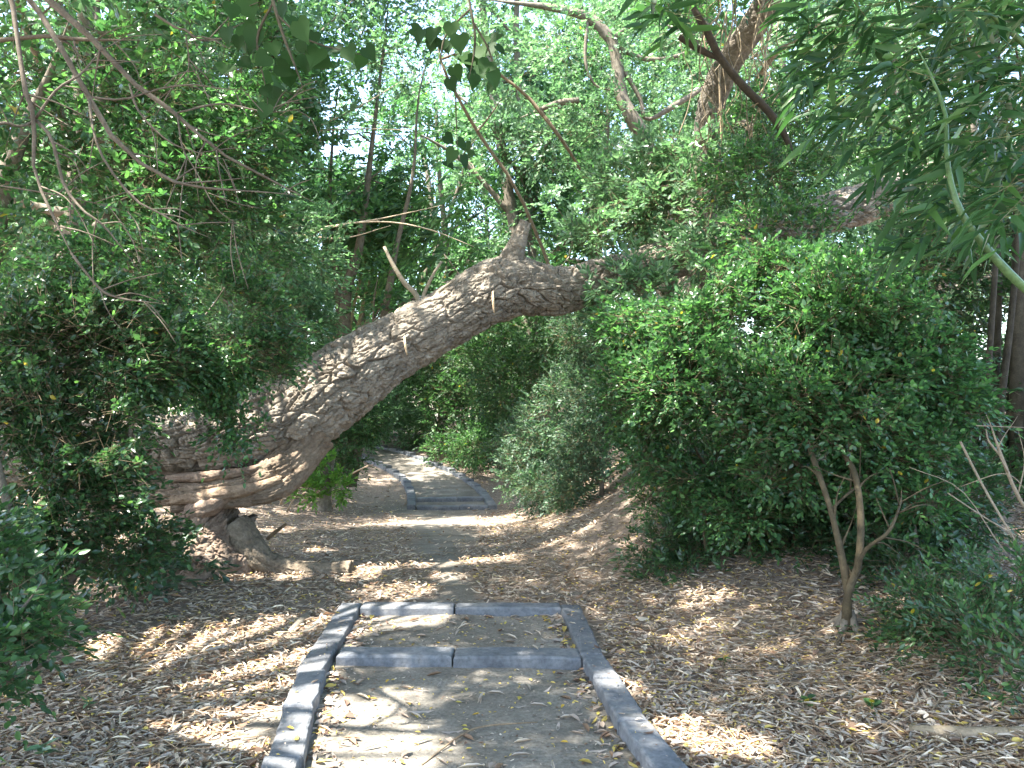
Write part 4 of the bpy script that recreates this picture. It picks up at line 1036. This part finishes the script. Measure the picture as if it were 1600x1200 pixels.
far_shrub("dark bush below the bend of the fallen trunk", [bp_(800, 600, 16, 80, 75, 1.2), bp_(840, 530, 16, 70, 50, 1), bp_(760, 550, 17, 60, 50, 1)], 1500, .09, DARK, 205, P(800, 700, 16), L=.3)
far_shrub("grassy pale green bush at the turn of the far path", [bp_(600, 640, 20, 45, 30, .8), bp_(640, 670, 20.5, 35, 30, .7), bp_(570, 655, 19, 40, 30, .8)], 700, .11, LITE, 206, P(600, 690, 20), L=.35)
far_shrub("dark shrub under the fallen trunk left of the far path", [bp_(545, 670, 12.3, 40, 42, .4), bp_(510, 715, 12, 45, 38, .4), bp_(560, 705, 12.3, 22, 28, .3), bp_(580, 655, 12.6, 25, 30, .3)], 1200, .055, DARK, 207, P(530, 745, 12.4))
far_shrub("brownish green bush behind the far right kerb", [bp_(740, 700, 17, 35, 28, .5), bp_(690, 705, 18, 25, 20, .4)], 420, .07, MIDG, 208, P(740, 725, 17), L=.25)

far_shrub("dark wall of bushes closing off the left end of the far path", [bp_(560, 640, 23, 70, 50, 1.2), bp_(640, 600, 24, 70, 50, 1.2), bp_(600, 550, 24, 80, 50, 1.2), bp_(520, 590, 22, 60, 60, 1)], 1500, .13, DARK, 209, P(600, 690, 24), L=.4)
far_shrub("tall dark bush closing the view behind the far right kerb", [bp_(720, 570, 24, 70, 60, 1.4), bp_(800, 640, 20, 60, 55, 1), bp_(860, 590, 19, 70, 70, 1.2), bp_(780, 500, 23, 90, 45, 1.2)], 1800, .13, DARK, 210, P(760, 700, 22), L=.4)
# drooping bamboo clump in the mid distance
bm = thing("bamboo", "drooping bamboo clump in the mid distance above the fallen trunk", "bamboo", (-3.0, 14.5, H(-3, 14.5)))
rng = np.random.default_rng(91)
cent = []
for k in range(520):
    u = rng.normal(0, 1, 2)
    cent.append(P(590 + 62 * u[0], 335 + 48 * u[1] - 0.1 * abs(u[0]) * 40, rng.uniform(13.2, 15.5)))
bamboo_leaves(bm, cent, 0.30, ([(0.05, 0.115, 0.05), (0.075, 0.155, 0.06), (0.11, 0.2, 0.07)], [3, 4, 2]), 92, 0, 7)
stems(bm, [[(505 + 9 * k, 720, 14.5, 2.6), (525 + 12 * k, 500, 14.5, 2.4), (535 + 24 * k, 350, 14.4, 2), (500 + 45 * k, 250, 14, 1)] for k in range(5)], "culm", 'cane', 6, 14, c=(.5, .55, .4))
dc = thing("dry_cane", "long pale dry canes arching over the dip behind the fallen trunk", "dry cane", P(470, 370, 11))
stems(dc, [[(440, 372, 11, 2), (520, 352, 11, 2), (600, 346, 11, 1.8), (670, 358, 11, 1.4), (740, 385, 11, 1)], [(470, 365, 11, 2), (540, 350, 11, 1.8), (600, 340, 11.1, 1.5), (690, 320, 11.2, 1)], [(440, 360, 11.2, 1.5), (530, 372, 11, 1.5), (610, 352, 11, 1)],
           [(460, 205, 12, 1.8), (560, 200, 12, 1.6), (640, 202, 12, 1)], [(445, 220, 12, 2), (560, 165, 12, 1.6), (650, 110, 12, 1)]], "cane", 'cane', 5, 14, rs=.7)

for k, (lab, rows) in enumerate((("slim dark-trunked tree straight behind the upper left edge of the fallen trunk", [(548, 760, 13, 12), (542, 640, 13, 11), (540, 470, 13, 10), (562, 380, 13, 8), (580, 230, 13, 4.5), (600, 60, 13, 2), (610, -40, 13, 1)]),
                                 ("thin dark tree stem leaning left, leftmost of those behind the fallen trunk", [(545, 760, 13.4, 6), (533, 600, 13.4, 6), (527, 440, 13.4, 5.5), (515, 350, 13.4, 4), (520, 200, 13.4, 2), (535, 90, 13.4, .8)]),
                                 ("dark tree forking upward to the right behind the middle of the fallen trunk", [(552, 750, 12.9, 8), (578, 600, 12.8, 7.5), (608, 450, 12.6, 6.5), (618, 390, 12.6, 5), (645, 270, 12.6, 3), (655, 140, 12.6, 1.6), (690, 20, 12.6, .7)]),
                                 ("slim tree leaning right behind the two bare shoots on the fallen trunk", [(600, 700, 21, 6), (628, 560, 21, 6), (655, 450, 21, 5), (690, 370, 21, 4), (735, 230, 21, 2.5), (770, 100, 21, .8)]))):
    r = thing("tree", lab, "tree", P(*rows[0][:3]))
    stems(r, [rows], "trunk", sides=9, n=24, c=(.72, .72, .68), rs=.85)
    b = rows[-1]
    foliage(r, [bp_(b[0], b[1] - 20, b[2], 80, 70, 1.0), bp_(rows[-2][0] - 40, rows[-2][1] - 40, b[2], 60, 50, .8)], 330, .32, 9, .085, .55, LITE, 'soft_leaf', 400 + k, OV5, OV5F, twigs=True)
# generic background trees: five builds, copied
def build_tree(seed, h, label, group, pal, leaf, spread):
    rng = np.random.default_rng(seed)
    r = thing("tree", label, "tree", (0, 0, 0), group)
    mb = MB(); tips = []
    lean = rng.normal(0, 0.10, 2)
    tr = np.array([[lean[0] * h * t + rng.normal(0, .12) * t, lean[1] * h * t + rng.normal(0, .12) * t, h * t - .15, 0.014 * h * (1 - .8 * t) + .015] for t in np.linspace(0, 1, 7)])
    v, f = tube(tr, 22, 9, .1, seed); mb.add(v, f)
    for k in range(13):
        t = rng.uniform(.22, .97); b = spline(tr, 50)[int(t * 49)]
        az = rng.uniform(0, 2 * np.pi); ln = spread * h * rng.uniform(.6, 1.1) * (1.15 - .6 * t)
        e = b[:3] + ln * np.array([math.cos(az), math.sin(az), rng.uniform(.25, .9)])
        mid = (b[:3] + e) / 2 + rng.normal(0, .12 * ln, 3)
        row = np.array([[*b[:3], b[3] * .55], [*mid, b[3] * .35], [*e, .008]])
        v, f = tube(row, 10, 6, .1); mb.add(v, f)
        for q in range(5):
            s = spline(row, 20)[rng.integers(6, 20)]
            e2 = s[:3] + ln * .45 * unit(rng.normal(0, 1, (1, 3)) + np.array([[math.cos(az) * .6, math.sin(az) * .6, .35]]))[0]
            v, f = tube(np.array([[*s[:3], .018], [*((s[:3] + e2) / 2 + rng.normal(0, .05 * ln, 3)), .012], [*e2, .004]]), 6, 4); mb.add(v, f)
            tips.append(e2); tips.append((s[:3] + e2) / 2)
    mb.build("trunk", M['thin_bark'], r)
    tips = np.array(tips)
    blobs = [(*t, rng.uniform(.35, .7) * h / 12, rng.uniform(.35, .7) * h / 12, rng.uniform(.22, .42) * h / 12) for t in tips]
    foliage(r, blobs, 1500, .38, 9, leaf, .55, pal, 'soft_leaf', seed + 500, OV5, OV5F, gap=.1, twigs=False, inner=.2)
    return r
LAB = {"c": ("thin pale-barked tree with light green leaves in the bright background", "thin trees in the bright background"),
       "l": ("tall tree standing in the shade far behind the left shrubs", "trees behind the left shrubs"),
       "r": ("tall tree standing far behind the right-hand shrubs and bamboo", "trees behind the right shrubs")}
protos = [build_tree(300 + k, h, *LAB["c"], pal, leaf, sp) for k, (h, pal, leaf, sp) in enumerate([(11, LITE, .13, .24), (13, LITE, .12, .20), (9, MIDG, .11, .26), (14, LITE, .14, .22)])]
rng = np.random.default_rng(12)
spots = []
for Y, n, x0, x1 in ((14.5, 7, -11, 10), (18.5, 9, -14, 14), (23, 10, -18, 18), (29, 11, -23, 23), (37, 12, -30, 30)):
    for k in range(n):
        spots.append((x0 + (x1 - x0) * (k + rng.uniform(.15, .85)) / n, Y + rng.normal(0, 1.1)))
spots = [s for s in spots if not (-5.5 < s[0] < -2.0 and 13.5 < s[1] < 16.5)]
spots += [(P(a, 0, d)[0], d) for a, d in ((745, 19), (560, 22), (860, 18.5), (800, 24), (660, 27), (720, 33), (600, 31), (930, 22))]
spots = [s for s in spots if not (abs(s[0] + 1.5) < 1.6 and s[1] < 20) and not (abs(s[0] / s[1] - (650 - 800) / F) < 0.035 and s[1] < 30)]
spots += [(-6.2, 10.6), (-4.9, 11.9), (-7.4, 12.6)]  # trees added to shade the overlit ground before the far path
for k, (x, y) in enumerate(spots):
    z = "c" if -0.28 < x / y < 0.22 else ("l" if x < 0 else "r")
    p = protos[k % 4]
    if k < 4:
        p.location = (x, y, H(x, y)); p.rotation_euler = (0, 0, rng.uniform(0, 6)); p["label"], p["group"] = LAB[z]
    else:
        copy_tree(p, (x, y, H(x, y)), rng.uniform(0, 6.28), rng.uniform(.8, 1.15), *LAB[z])

# far thicket that closes the view low down
th = MB(); rng = np.random.default_rng(66)
bl = []
for k in range(70):
    a = -1.05 + 2.1 * k / 69
    d = rng.uniform(27, 42)
    bl.append((d * math.tan(a * .72), d, rng.uniform(.5, 3.4), 2.6, 1.5, 1.9))
o, u = sample_blobs(bl, 6500, rng, .2, .15, .5, 9)
ax = unit(u + rng.normal(0, .6, o.shape)); nr = unit(rng.normal(0, .5, o.shape) + [0, 0, 1]); nr = unit(nr - ax * (nr * ax).sum(1, keepdims=True))
pos, d, nn, ll = leaf_frames(o, ax, nr, 9, .8, .26, rng)
leaves_mesh(th, pos, d, nn, ll, OV5, OV5F, .55, palette(len(pos), rng, *MIDG))
th.build("far_woodland", M['soft_leaf'], None, "stuff")

# ------------------------------------------------------------------ ground cover
def litter(mb, x, y, z, L, Wd, rng, colr, tilt=0.18, curl=0.06):
    n = len(x)
    az = rng.uniform(0, 2 * np.pi, n)
    d = np.stack([np.cos(az), np.sin(az), rng.normal(0, tilt, n)], -1); d = unit(d)
    nn = unit(np.stack([rng.normal(0, tilt * 1.3, n), rng.normal(0, tilt * 1.3, n), np.ones(n)], -1))
    nn = unit(nn - d * (nn * d).sum(1, keepdims=True))
    s = np.cross(nn, d)
    c = rng.normal(0, curl, n)[:, None]; b = rng.normal(0, .10, n)[:, None]
    tm = OV7
    pos = np.stack([x, y, z], -1) - d * (L / 2)[:, None]
    vs = []
    for k in range(7):
        up = tm[k, 2] + c[:, 0] * 4 * tm[k, 0] * (1 - tm[k, 0])
        vs.append(pos + d * (tm[k, 0] * L)[:, None] + s * (tm[k, 1] * Wd + b[:, 0] * L * tm[k, 0] * (1 - tm[k, 0]))[:, None] + nn * (up * L * .8 + abs(tm[k, 1]) * Wd * .5 * np.sign(c[:, 0]))[:, None])
    v = np.stack(vs, 1)
    f = (OV7F[None] + (np.arange(n) * 7)[:, None, None]).reshape(-1, 3)
    mb.add(v.reshape(-1, 3), f, np.repeat(colr, 7, 0))
LC = np.array([(0.36, 0.285, 0.225), (0.30, 0.252, 0.215), (0.44, 0.375, 0.31), (0.22, 0.145, 0.095), (0.14, 0.09, 0.065), (0.33, 0.29, 0.255), (0.50, 0.385, 0.11), (0.60, 0.52, 0.42)])
rng = np.random.default_rng(88)
def scatter(n, dens_path):
    # uniform in the picture, mapped to the ground, thinned on bare soil
    Y = 1 / rng.uniform(1 / 26, 1 / 2.3, n * 2)
    # area per unit 1/Y grows with Y^2: keep a compromise between even ground density and even picture density
    k = rng.random(len(Y)) < np.clip((Y / 7) ** 0.6, .25, 1)
    Y = Y[k][:n]
    X = rng.uniform(-.78, .78, len(Y)) * Y
    w = worn(X, Y)
    on_path = (X > np.interp(Y, LK_OUT[:, 1], LK_OUT[:, 0]) - .02) & (X < np.interp(Y, RK_OUT[:, 1], RK_OUT[:, 0]) + .02) & (Y < 5.42)
    fp = np.zeros(len(X), bool)
    k = ~on_path & (rng.random(len(X)) > w * dens_path)
    return X[k], Y[k]
X, Y = scatter(112000, .86)
n = len(X)
kind = rng.random(n)
L = np.where(kind < .55, rng.uniform(.026, .098, n), np.where(kind < .85, rng.uniform(.022, .056, n), rng.uniform(.018, .035, n)))
Wd = np.where(kind < .55, L * rng.uniform(.10, .2, n), L * rng.uniform(.4, .65, n))
ci = np.where(kind < .55, rng.choice([0, 1, 2, 5, 5, 7, 3], n), np.where(kind < .85, rng.choice([0, 1, 3, 4, 2], n), rng.choice([6, 6, 0, 2], n)))
colr = LC[ci] * (.98 + .55 * rng.random((n, 1))) * np.array([1, 1.0, .95])
huge = rng.random(n) < .02
L = np.where(huge, L * 1.7, L); Wd = np.where(huge, Wd * 1.6, Wd)
big = 1 + .35 * sstep(8, 18, Y)
mb = MB(); litter(mb, X, Y, height(X, Y) + rng.uniform(.004, .035, n), L * big, Wd * big, rng, colr)
mb.build("leaf_litter", M['dry_leaf'], None, "stuff")
Xy = np.r_[rng.uniform(.6, 4.0, 2600), rng.uniform(-3, -1.2, 300)]; Yy = np.r_[rng.uniform(2.6, 6.0, 2600), rng.uniform(2.6, 6.0, 300)]; n = len(Xy)
Ly = rng.uniform(.015, .034, n); mb = MB()
litter(mb, Xy, Yy, height(Xy, Yy) + rng.uniform(.012, .04, n), Ly, Ly * rng.uniform(.4, .65, n), rng, LC[6] * (.8 + .5 * rng.random((n, 1))) * np.array([1, 1, 1.2]))
mb.build("yellow_leaf_litter", M['dry_leaf'], None, "stuff")
Xs = rng.uniform(1.0, 2.6, 130); Ys = rng.uniform(2.7, 4.6, 130); az = rng.normal(-.5, .7, 130); ln = rng.uniform(.3, .9, 130)
o = np.stack([Xs, Ys, height(Xs, Ys) + .03], -1); e = o + np.stack([np.cos(az) * ln, np.sin(az) * ln, 0 * ln], -1)
e[:, 2] = height(e[:, 0], e[:, 1]) + rng.uniform(.02, .09, 130)
tb = MB(); twig_strips(tb, o, e, .0035, (.6, .55, .5)); tb.build("dry_stalk_litter", M['cane'], None, "stuff")
# twigs in the litter
X, Y = scatter(2600, .8); n = len(X)
az = rng.uniform(0, 6.28, n); ln = rng.uniform(.08, .45, n)
o = np.stack([X, Y, height(X, Y) + .02], -1); e = o + np.stack([np.cos(az) * ln, np.sin(az) * ln, rng.normal(0, .02, n)], -1)
e[:, 2] = height(e[:, 0], e[:, 1]) + rng.uniform(.01, .05, n)
bad = (e[:, 0] > -1.2) & (e[:, 0] < .6) & (e[:, 1] < 5.45)
tb = MB(); twig_strips(tb, o[~bad], e[~bad], .003, (1.0, .9, .8)); tb.build("twig_litter", M['cane'], None, "stuff")

# small bits on the bare path (crumbs of leaf), then single leaves one by one
def on_path(n, y0, y1, m=.04):
    Y = rng.uniform(y0, y1, n)
    a = np.interp(Y, LK_IN[:, 1], LK_IN[:, 0]) + m; b = np.interp(Y, RK_IN[:, 1], RK_IN[:, 0]) - m
    X = a + (b - a) * rng.random(n)
    return X, Y
X, Y = on_path(1500, 2.2, 5.25); n = len(X)
k = ~((Y > 4.28) & (Y < 4.54)); X, Y = X[k], Y[k]; n = len(X)
L = rng.uniform(.008, .028, n)
mb = MB(); litter(mb, X, Y, path_z(X, Y) + .004, L, L * rng.uniform(.2, .6, n), rng, LC[rng.choice([0, 2, 3, 6, 7, 4], n)] * (.8 + .4 * rng.random((n, 1))), .1)
mb.build("leaf_crumbs", M['dry_leaf'], None, "stuff")

Y = rng.uniform(2.2, 5.3, 900); sd_ = rng.random(900) < .5; off = np.abs(rng.normal(0, .07, 900)) + .01
X = np.where(sd_, np.interp(Y, LK_IN[:, 1], LK_IN[:, 0]) + off, np.interp(Y, RK_IN[:, 1], RK_IN[:, 0]) - off)
k = ~((Y > 4.28) & (Y < 4.54)); X, Y = X[k], Y[k]; n = len(X)
L = rng.uniform(.015, .07, n); mb = MB()
litter(mb, X, Y, path_z(X, Y) + .008, L, L * rng.uniform(.15, .6, n), rng, LC[rng.choice([0, 1, 2, 3, 4, 5, 6], n)] * (.8 + .4 * rng.random((n, 1))), .2)
Yk = rng.uniform(2.6, 5.35, 170); sd_ = rng.random(170) < .5; t = rng.uniform(.1, .9, 170)
Xk = np.where(sd_, np.interp(Yk, LK_IN[:, 1], LK_IN[:, 0]) * t + np.interp(Yk, LK_OUT[:, 1], LK_OUT[:, 0]) * (1 - t), np.interp(Yk, RK_IN[:, 1], RK_IN[:, 0]) * t + np.interp(Yk, RK_OUT[:, 1], RK_OUT[:, 0]) * (1 - t))
L = np.where(rng.random(170) < .15, rng.uniform(.03, .06, 170), rng.uniform(.006, .02, 170))
litter(mb, Xk, Yk, np.where(sd_, KT + .017, KT + .010), L, L * rng.uniform(.2, .6, 170), rng, LC[rng.choice([0, 2, 3, 4, 6, 7], 170)], .05)
mb.build("edge_leaf_litter", M['dry_leaf'], None, "stuff")
def fallen_protos(Ls, ws, cols, seed):
    out = []
    rg = np.random.default_rng(seed)
    for L_, w_, c_ in zip(Ls, ws, cols):
        m2 = MB(); litter(m2, np.zeros(1), np.zeros(1), np.zeros(1), np.array([L_]), np.array([L_ * w_]), rg, np.array([c_]), .08, .05)
        me = m2.mesh("fallen_leaf"); me.materials.append(M['dry_leaf']); out.append(me)
    return out
YP = fallen_protos([.024, .03, .034, .02, .038], [.6, .5, .55, .7, .5], [LC[6], LC[6] * 1.15, (0.5, .42, .10), (.6, .46, .12), (.5, .33, .05)], 1)
TP = fallen_protos([.10, .12, .08, .09, .11, .07], [.16, .14, .2, .35, .18, .5], [LC[2], LC[7], LC[0], LC[3], LC[5], LC[0]], 2)
def fallen(meshes, n, y0, y1, label, group, on_beam=False):
    X, Y = on_path(n, y0, y1)
    for i in range(n):
        if 4.27 < Y[i] < 4.55:
            Y[i] = y1 - .1 if y1 < 4.4 else 4.6 + .5 * rng.random()
        o = bpy.data.objects.new("fallen_leaf", meshes[i % len(meshes)])
        col.objects.link(o)
        zz = float(path_z(X[i:i + 1], Y[i:i + 1])[0])
        o.location = (X[i], Y[i], zz + .010); o.rotation_euler = (rng.normal(0, .1), rng.normal(0, .1), rng.uniform(0, 6.28)); o.scale = (1,) * 3
        tag(o, label, "leaf", group)
fallen(YP, 90, 2.4, 4.25, "small yellow fallen leaf on the bare soil in front of the front step edging", "yellow leaves on the near path")
fallen(TP, 85, 2.4, 4.25, "curled tan dry leaf on the bare soil in front of the front step edging", "dry leaves on the near path")
fallen(YP, 36, 4.6, 5.22, "small yellow fallen leaf on the soil bay between the two step edgings", "yellow leaves in the path bay")
fallen(TP, 32, 4.6, 5.22, "curled tan dry leaf on the soil bay between the two step edgings", "dry leaves in the path bay")
for px, py, k, lab in ((963, 1068, 3, "single yellow leaf lying on top of the right kerb"), (455, 1138, 4, "single yellow leaf lying on top of the left kerb"), (895, 957, 0, "tiny yellow leaf at the far end of the right kerb")):
    Yl = (CAM_Z - .078) * F / (py - HOR)
    o = link("fallen_leaf", YP[k]); o.location = ((px - 800) / F * Yl, Yl, KT + .014); tag(o, lab, "leaf")
o = link("fallen_leaf", TP[0]); Yl = (CAM_Z - .078) * F / (1012 - HOR); o.location = ((835 - 800) / F * Yl, Yl, KT + .012); o.rotation_euler = (0, 0, .4); tag(o, "brown strip-like leaf lying on the front step edging", "leaf")

# logs and sticks
def stick(name, label, rows, mat='thin_bark', c=None, cat="stick", sides=8):
    mb = MB(); wtube(mb, rows, 18, sides, .12, 3, c)
    o = mb.build(name, M[mat]); return tag(o, label, cat)
stick("log", "pale grey log lying on leaf litter at the lower right edge", grow([(1420, 1146, 10), (1480, 1150, 11), (1540, 1152, 11), (1620, 1152, 12)]), 'cane', (.62, .62, .6), "log", 12)
stick("stick", "short dark brown stick lying in the litter left of the pale log", grow([(1232, 1146, 6), (1275, 1152, 7), (1310, 1156, 6), (1345, 1158, 5)]), 'thin_bark', (.9, .7, .6))
stick("stick", "short grey stick in the litter left of the near kerb", grow([(456, 990, 6), (470, 975, 7), (485, 958, 4)]), 'thin_bark', (1.3, 1.3, 1.3))
stick("stick", "long thin twig lying on the leafy ground right of the back step edging", grow([(840, 928, 2), (900, 930, 3), (945, 920, 3), (990, 905, 2)]), 'thin_bark')
stick("stick", "thin curved twig lying across the bare soil of the near path", [(660, 1192, 3.2, 1.2), (720, 1147, 3.45, 1.6), (760, 1132, 3.55, 1.6), (840, 1126, 3.58, 1)], 'thin_bark', (1.3, 1.1, .9))
stick("stick", "thin straight twig leaning in litter beside the stump", [(418, 842, 6.9, 3), (432, 830, 6.9, 3), (448, 818, 6.9, 2)], 'thin_bark', (.9, .7, .5))

# dead twig pile and weedy stump beyond the trunk
wp = thing("weedy_stump", "small broken stump sprouting bright green leaves beyond the fallen trunk", "stump", P(512, 790, 9.4))
v, f, t = bark_tube(pxr([(507, 797, 9.4, 11), (509, 775, 9.4, 8), (513, 745, 9.4, 6), (520, 712, 9.4, 3)]), 60, 40, .012, 71, .2, .06, .02, rag_end=.05)
MB().add(v, f, t).build("stump", M['bark'], wp)
foliage(wp, [bp_(505, 735, 9.3, 25, 22, .2), bp_(530, 755, 9.3, 14, 22, .15), bp_(480, 765, 9.2, 20, 14, .2), bp_(500, 712, 9.3, 14, 8, .12)], 170, .14, 8, .07, .42, ([(0.10, .22, .04), (.14, .28, .05), (.2, .34, .06)], [3, 4, 3]), 'soft_leaf', 72, OV5, OV5F)
tp = thing("twig_pile", "pile of dry grey twigs lying beside the weedy stump", "twig pile", P(460, 795, 9.2))
rng = np.random.default_rng(17)
for k in range(46):
    a, b = rng.uniform(405, 530), rng.uniform(755, 800); dx, dy = np.clip(rng.normal(0, 32), -60, 50), -abs(rng.normal(0, 16))
    dd = float(ground_at(a, 800)[1]) - rng.uniform(0, .8)
    mb = MB(); wtube(mb, [(a, b, dd, 1.6), (a + dx * .5, b + dy * .5 - 3, dd - .05, 1.5), (a + dx, b + dy, dd - .1, 1)], 6, 4, c=(.9, .85, .8)); mb.build("twig", M['cane'], tp)

# small seedlings
def seedling(label, px, py, n, ll, seed, pal=LITE):
    rng = np.random.default_rng(seed)
    g0 = ground_at(px, py)
    r = thing("seedling", label, "seedling", g0)
    v, f = tube([[*g0, .003], [g0[0] + .01, g0[1], g0[2] + ll * 1.2, .002]], 4, 5); MB().add(v, f, (.8, 1, .6)).build("stem", M['thin_bark'], r)
    az = np.arange(n) * 2.4; d = unit(np.stack([np.cos(az), np.sin(az), rng.normal(.15, .25, n)], -1)); nn = unit(np.array([0, 0, 1.]) + rng.normal(0, .2, (n, 3))); nn = unit(nn - d * (nn * d).sum(1, keepdims=True))
    leaf_objects(r, np.repeat((g0 + [0, 0, ll * .6])[None], n, 0) + np.outer(np.arange(n) * ll * .6 / n, [0, 0, 1]), d, nn, np.full(n, ll), "oval", OV7, OV7F, .55, [np.array(c) for c in pal[0]], M['leaf'], rng)
seedling("bright green seedling in the leaf litter at the bottom left corner", 70, 1192, 9, .07, 1)
seedling("tiny seedling in the litter below the left shrub", 140, 1110, 7, .05, 2)
seedling("pair of small leaves sprouting in the shaded litter left of the path", 270, 975, 6, .05, 3)
seedling("small green sprout in the litter right of the near kerb", 1130, 1040, 6, .045, 4, DARK)
seedling("small dark sprout beside the brown stick at lower right", 1260, 1110, 9, .05, 5, DARK)
seedling("low sprout in the litter between the sprout and the pale log", 1360, 1115, 9, .05, 6, DARK)
fp = thing("broadleaf_plant", "dark broad-leaved plant at the foot of the broken stump", "plant", ground_at(270, 925))
foliage(fp, [bp_(290, 885, 6.0, 50, 22, .2), bp_(230, 900, 5.8, 50, 25, .2), bp_(180, 905, 5.6, 40, 25, .2)], 60, .22, 8, .10, .36, BLUE, 'leaf', 73, gap=.1, indiv=60, up=.2)
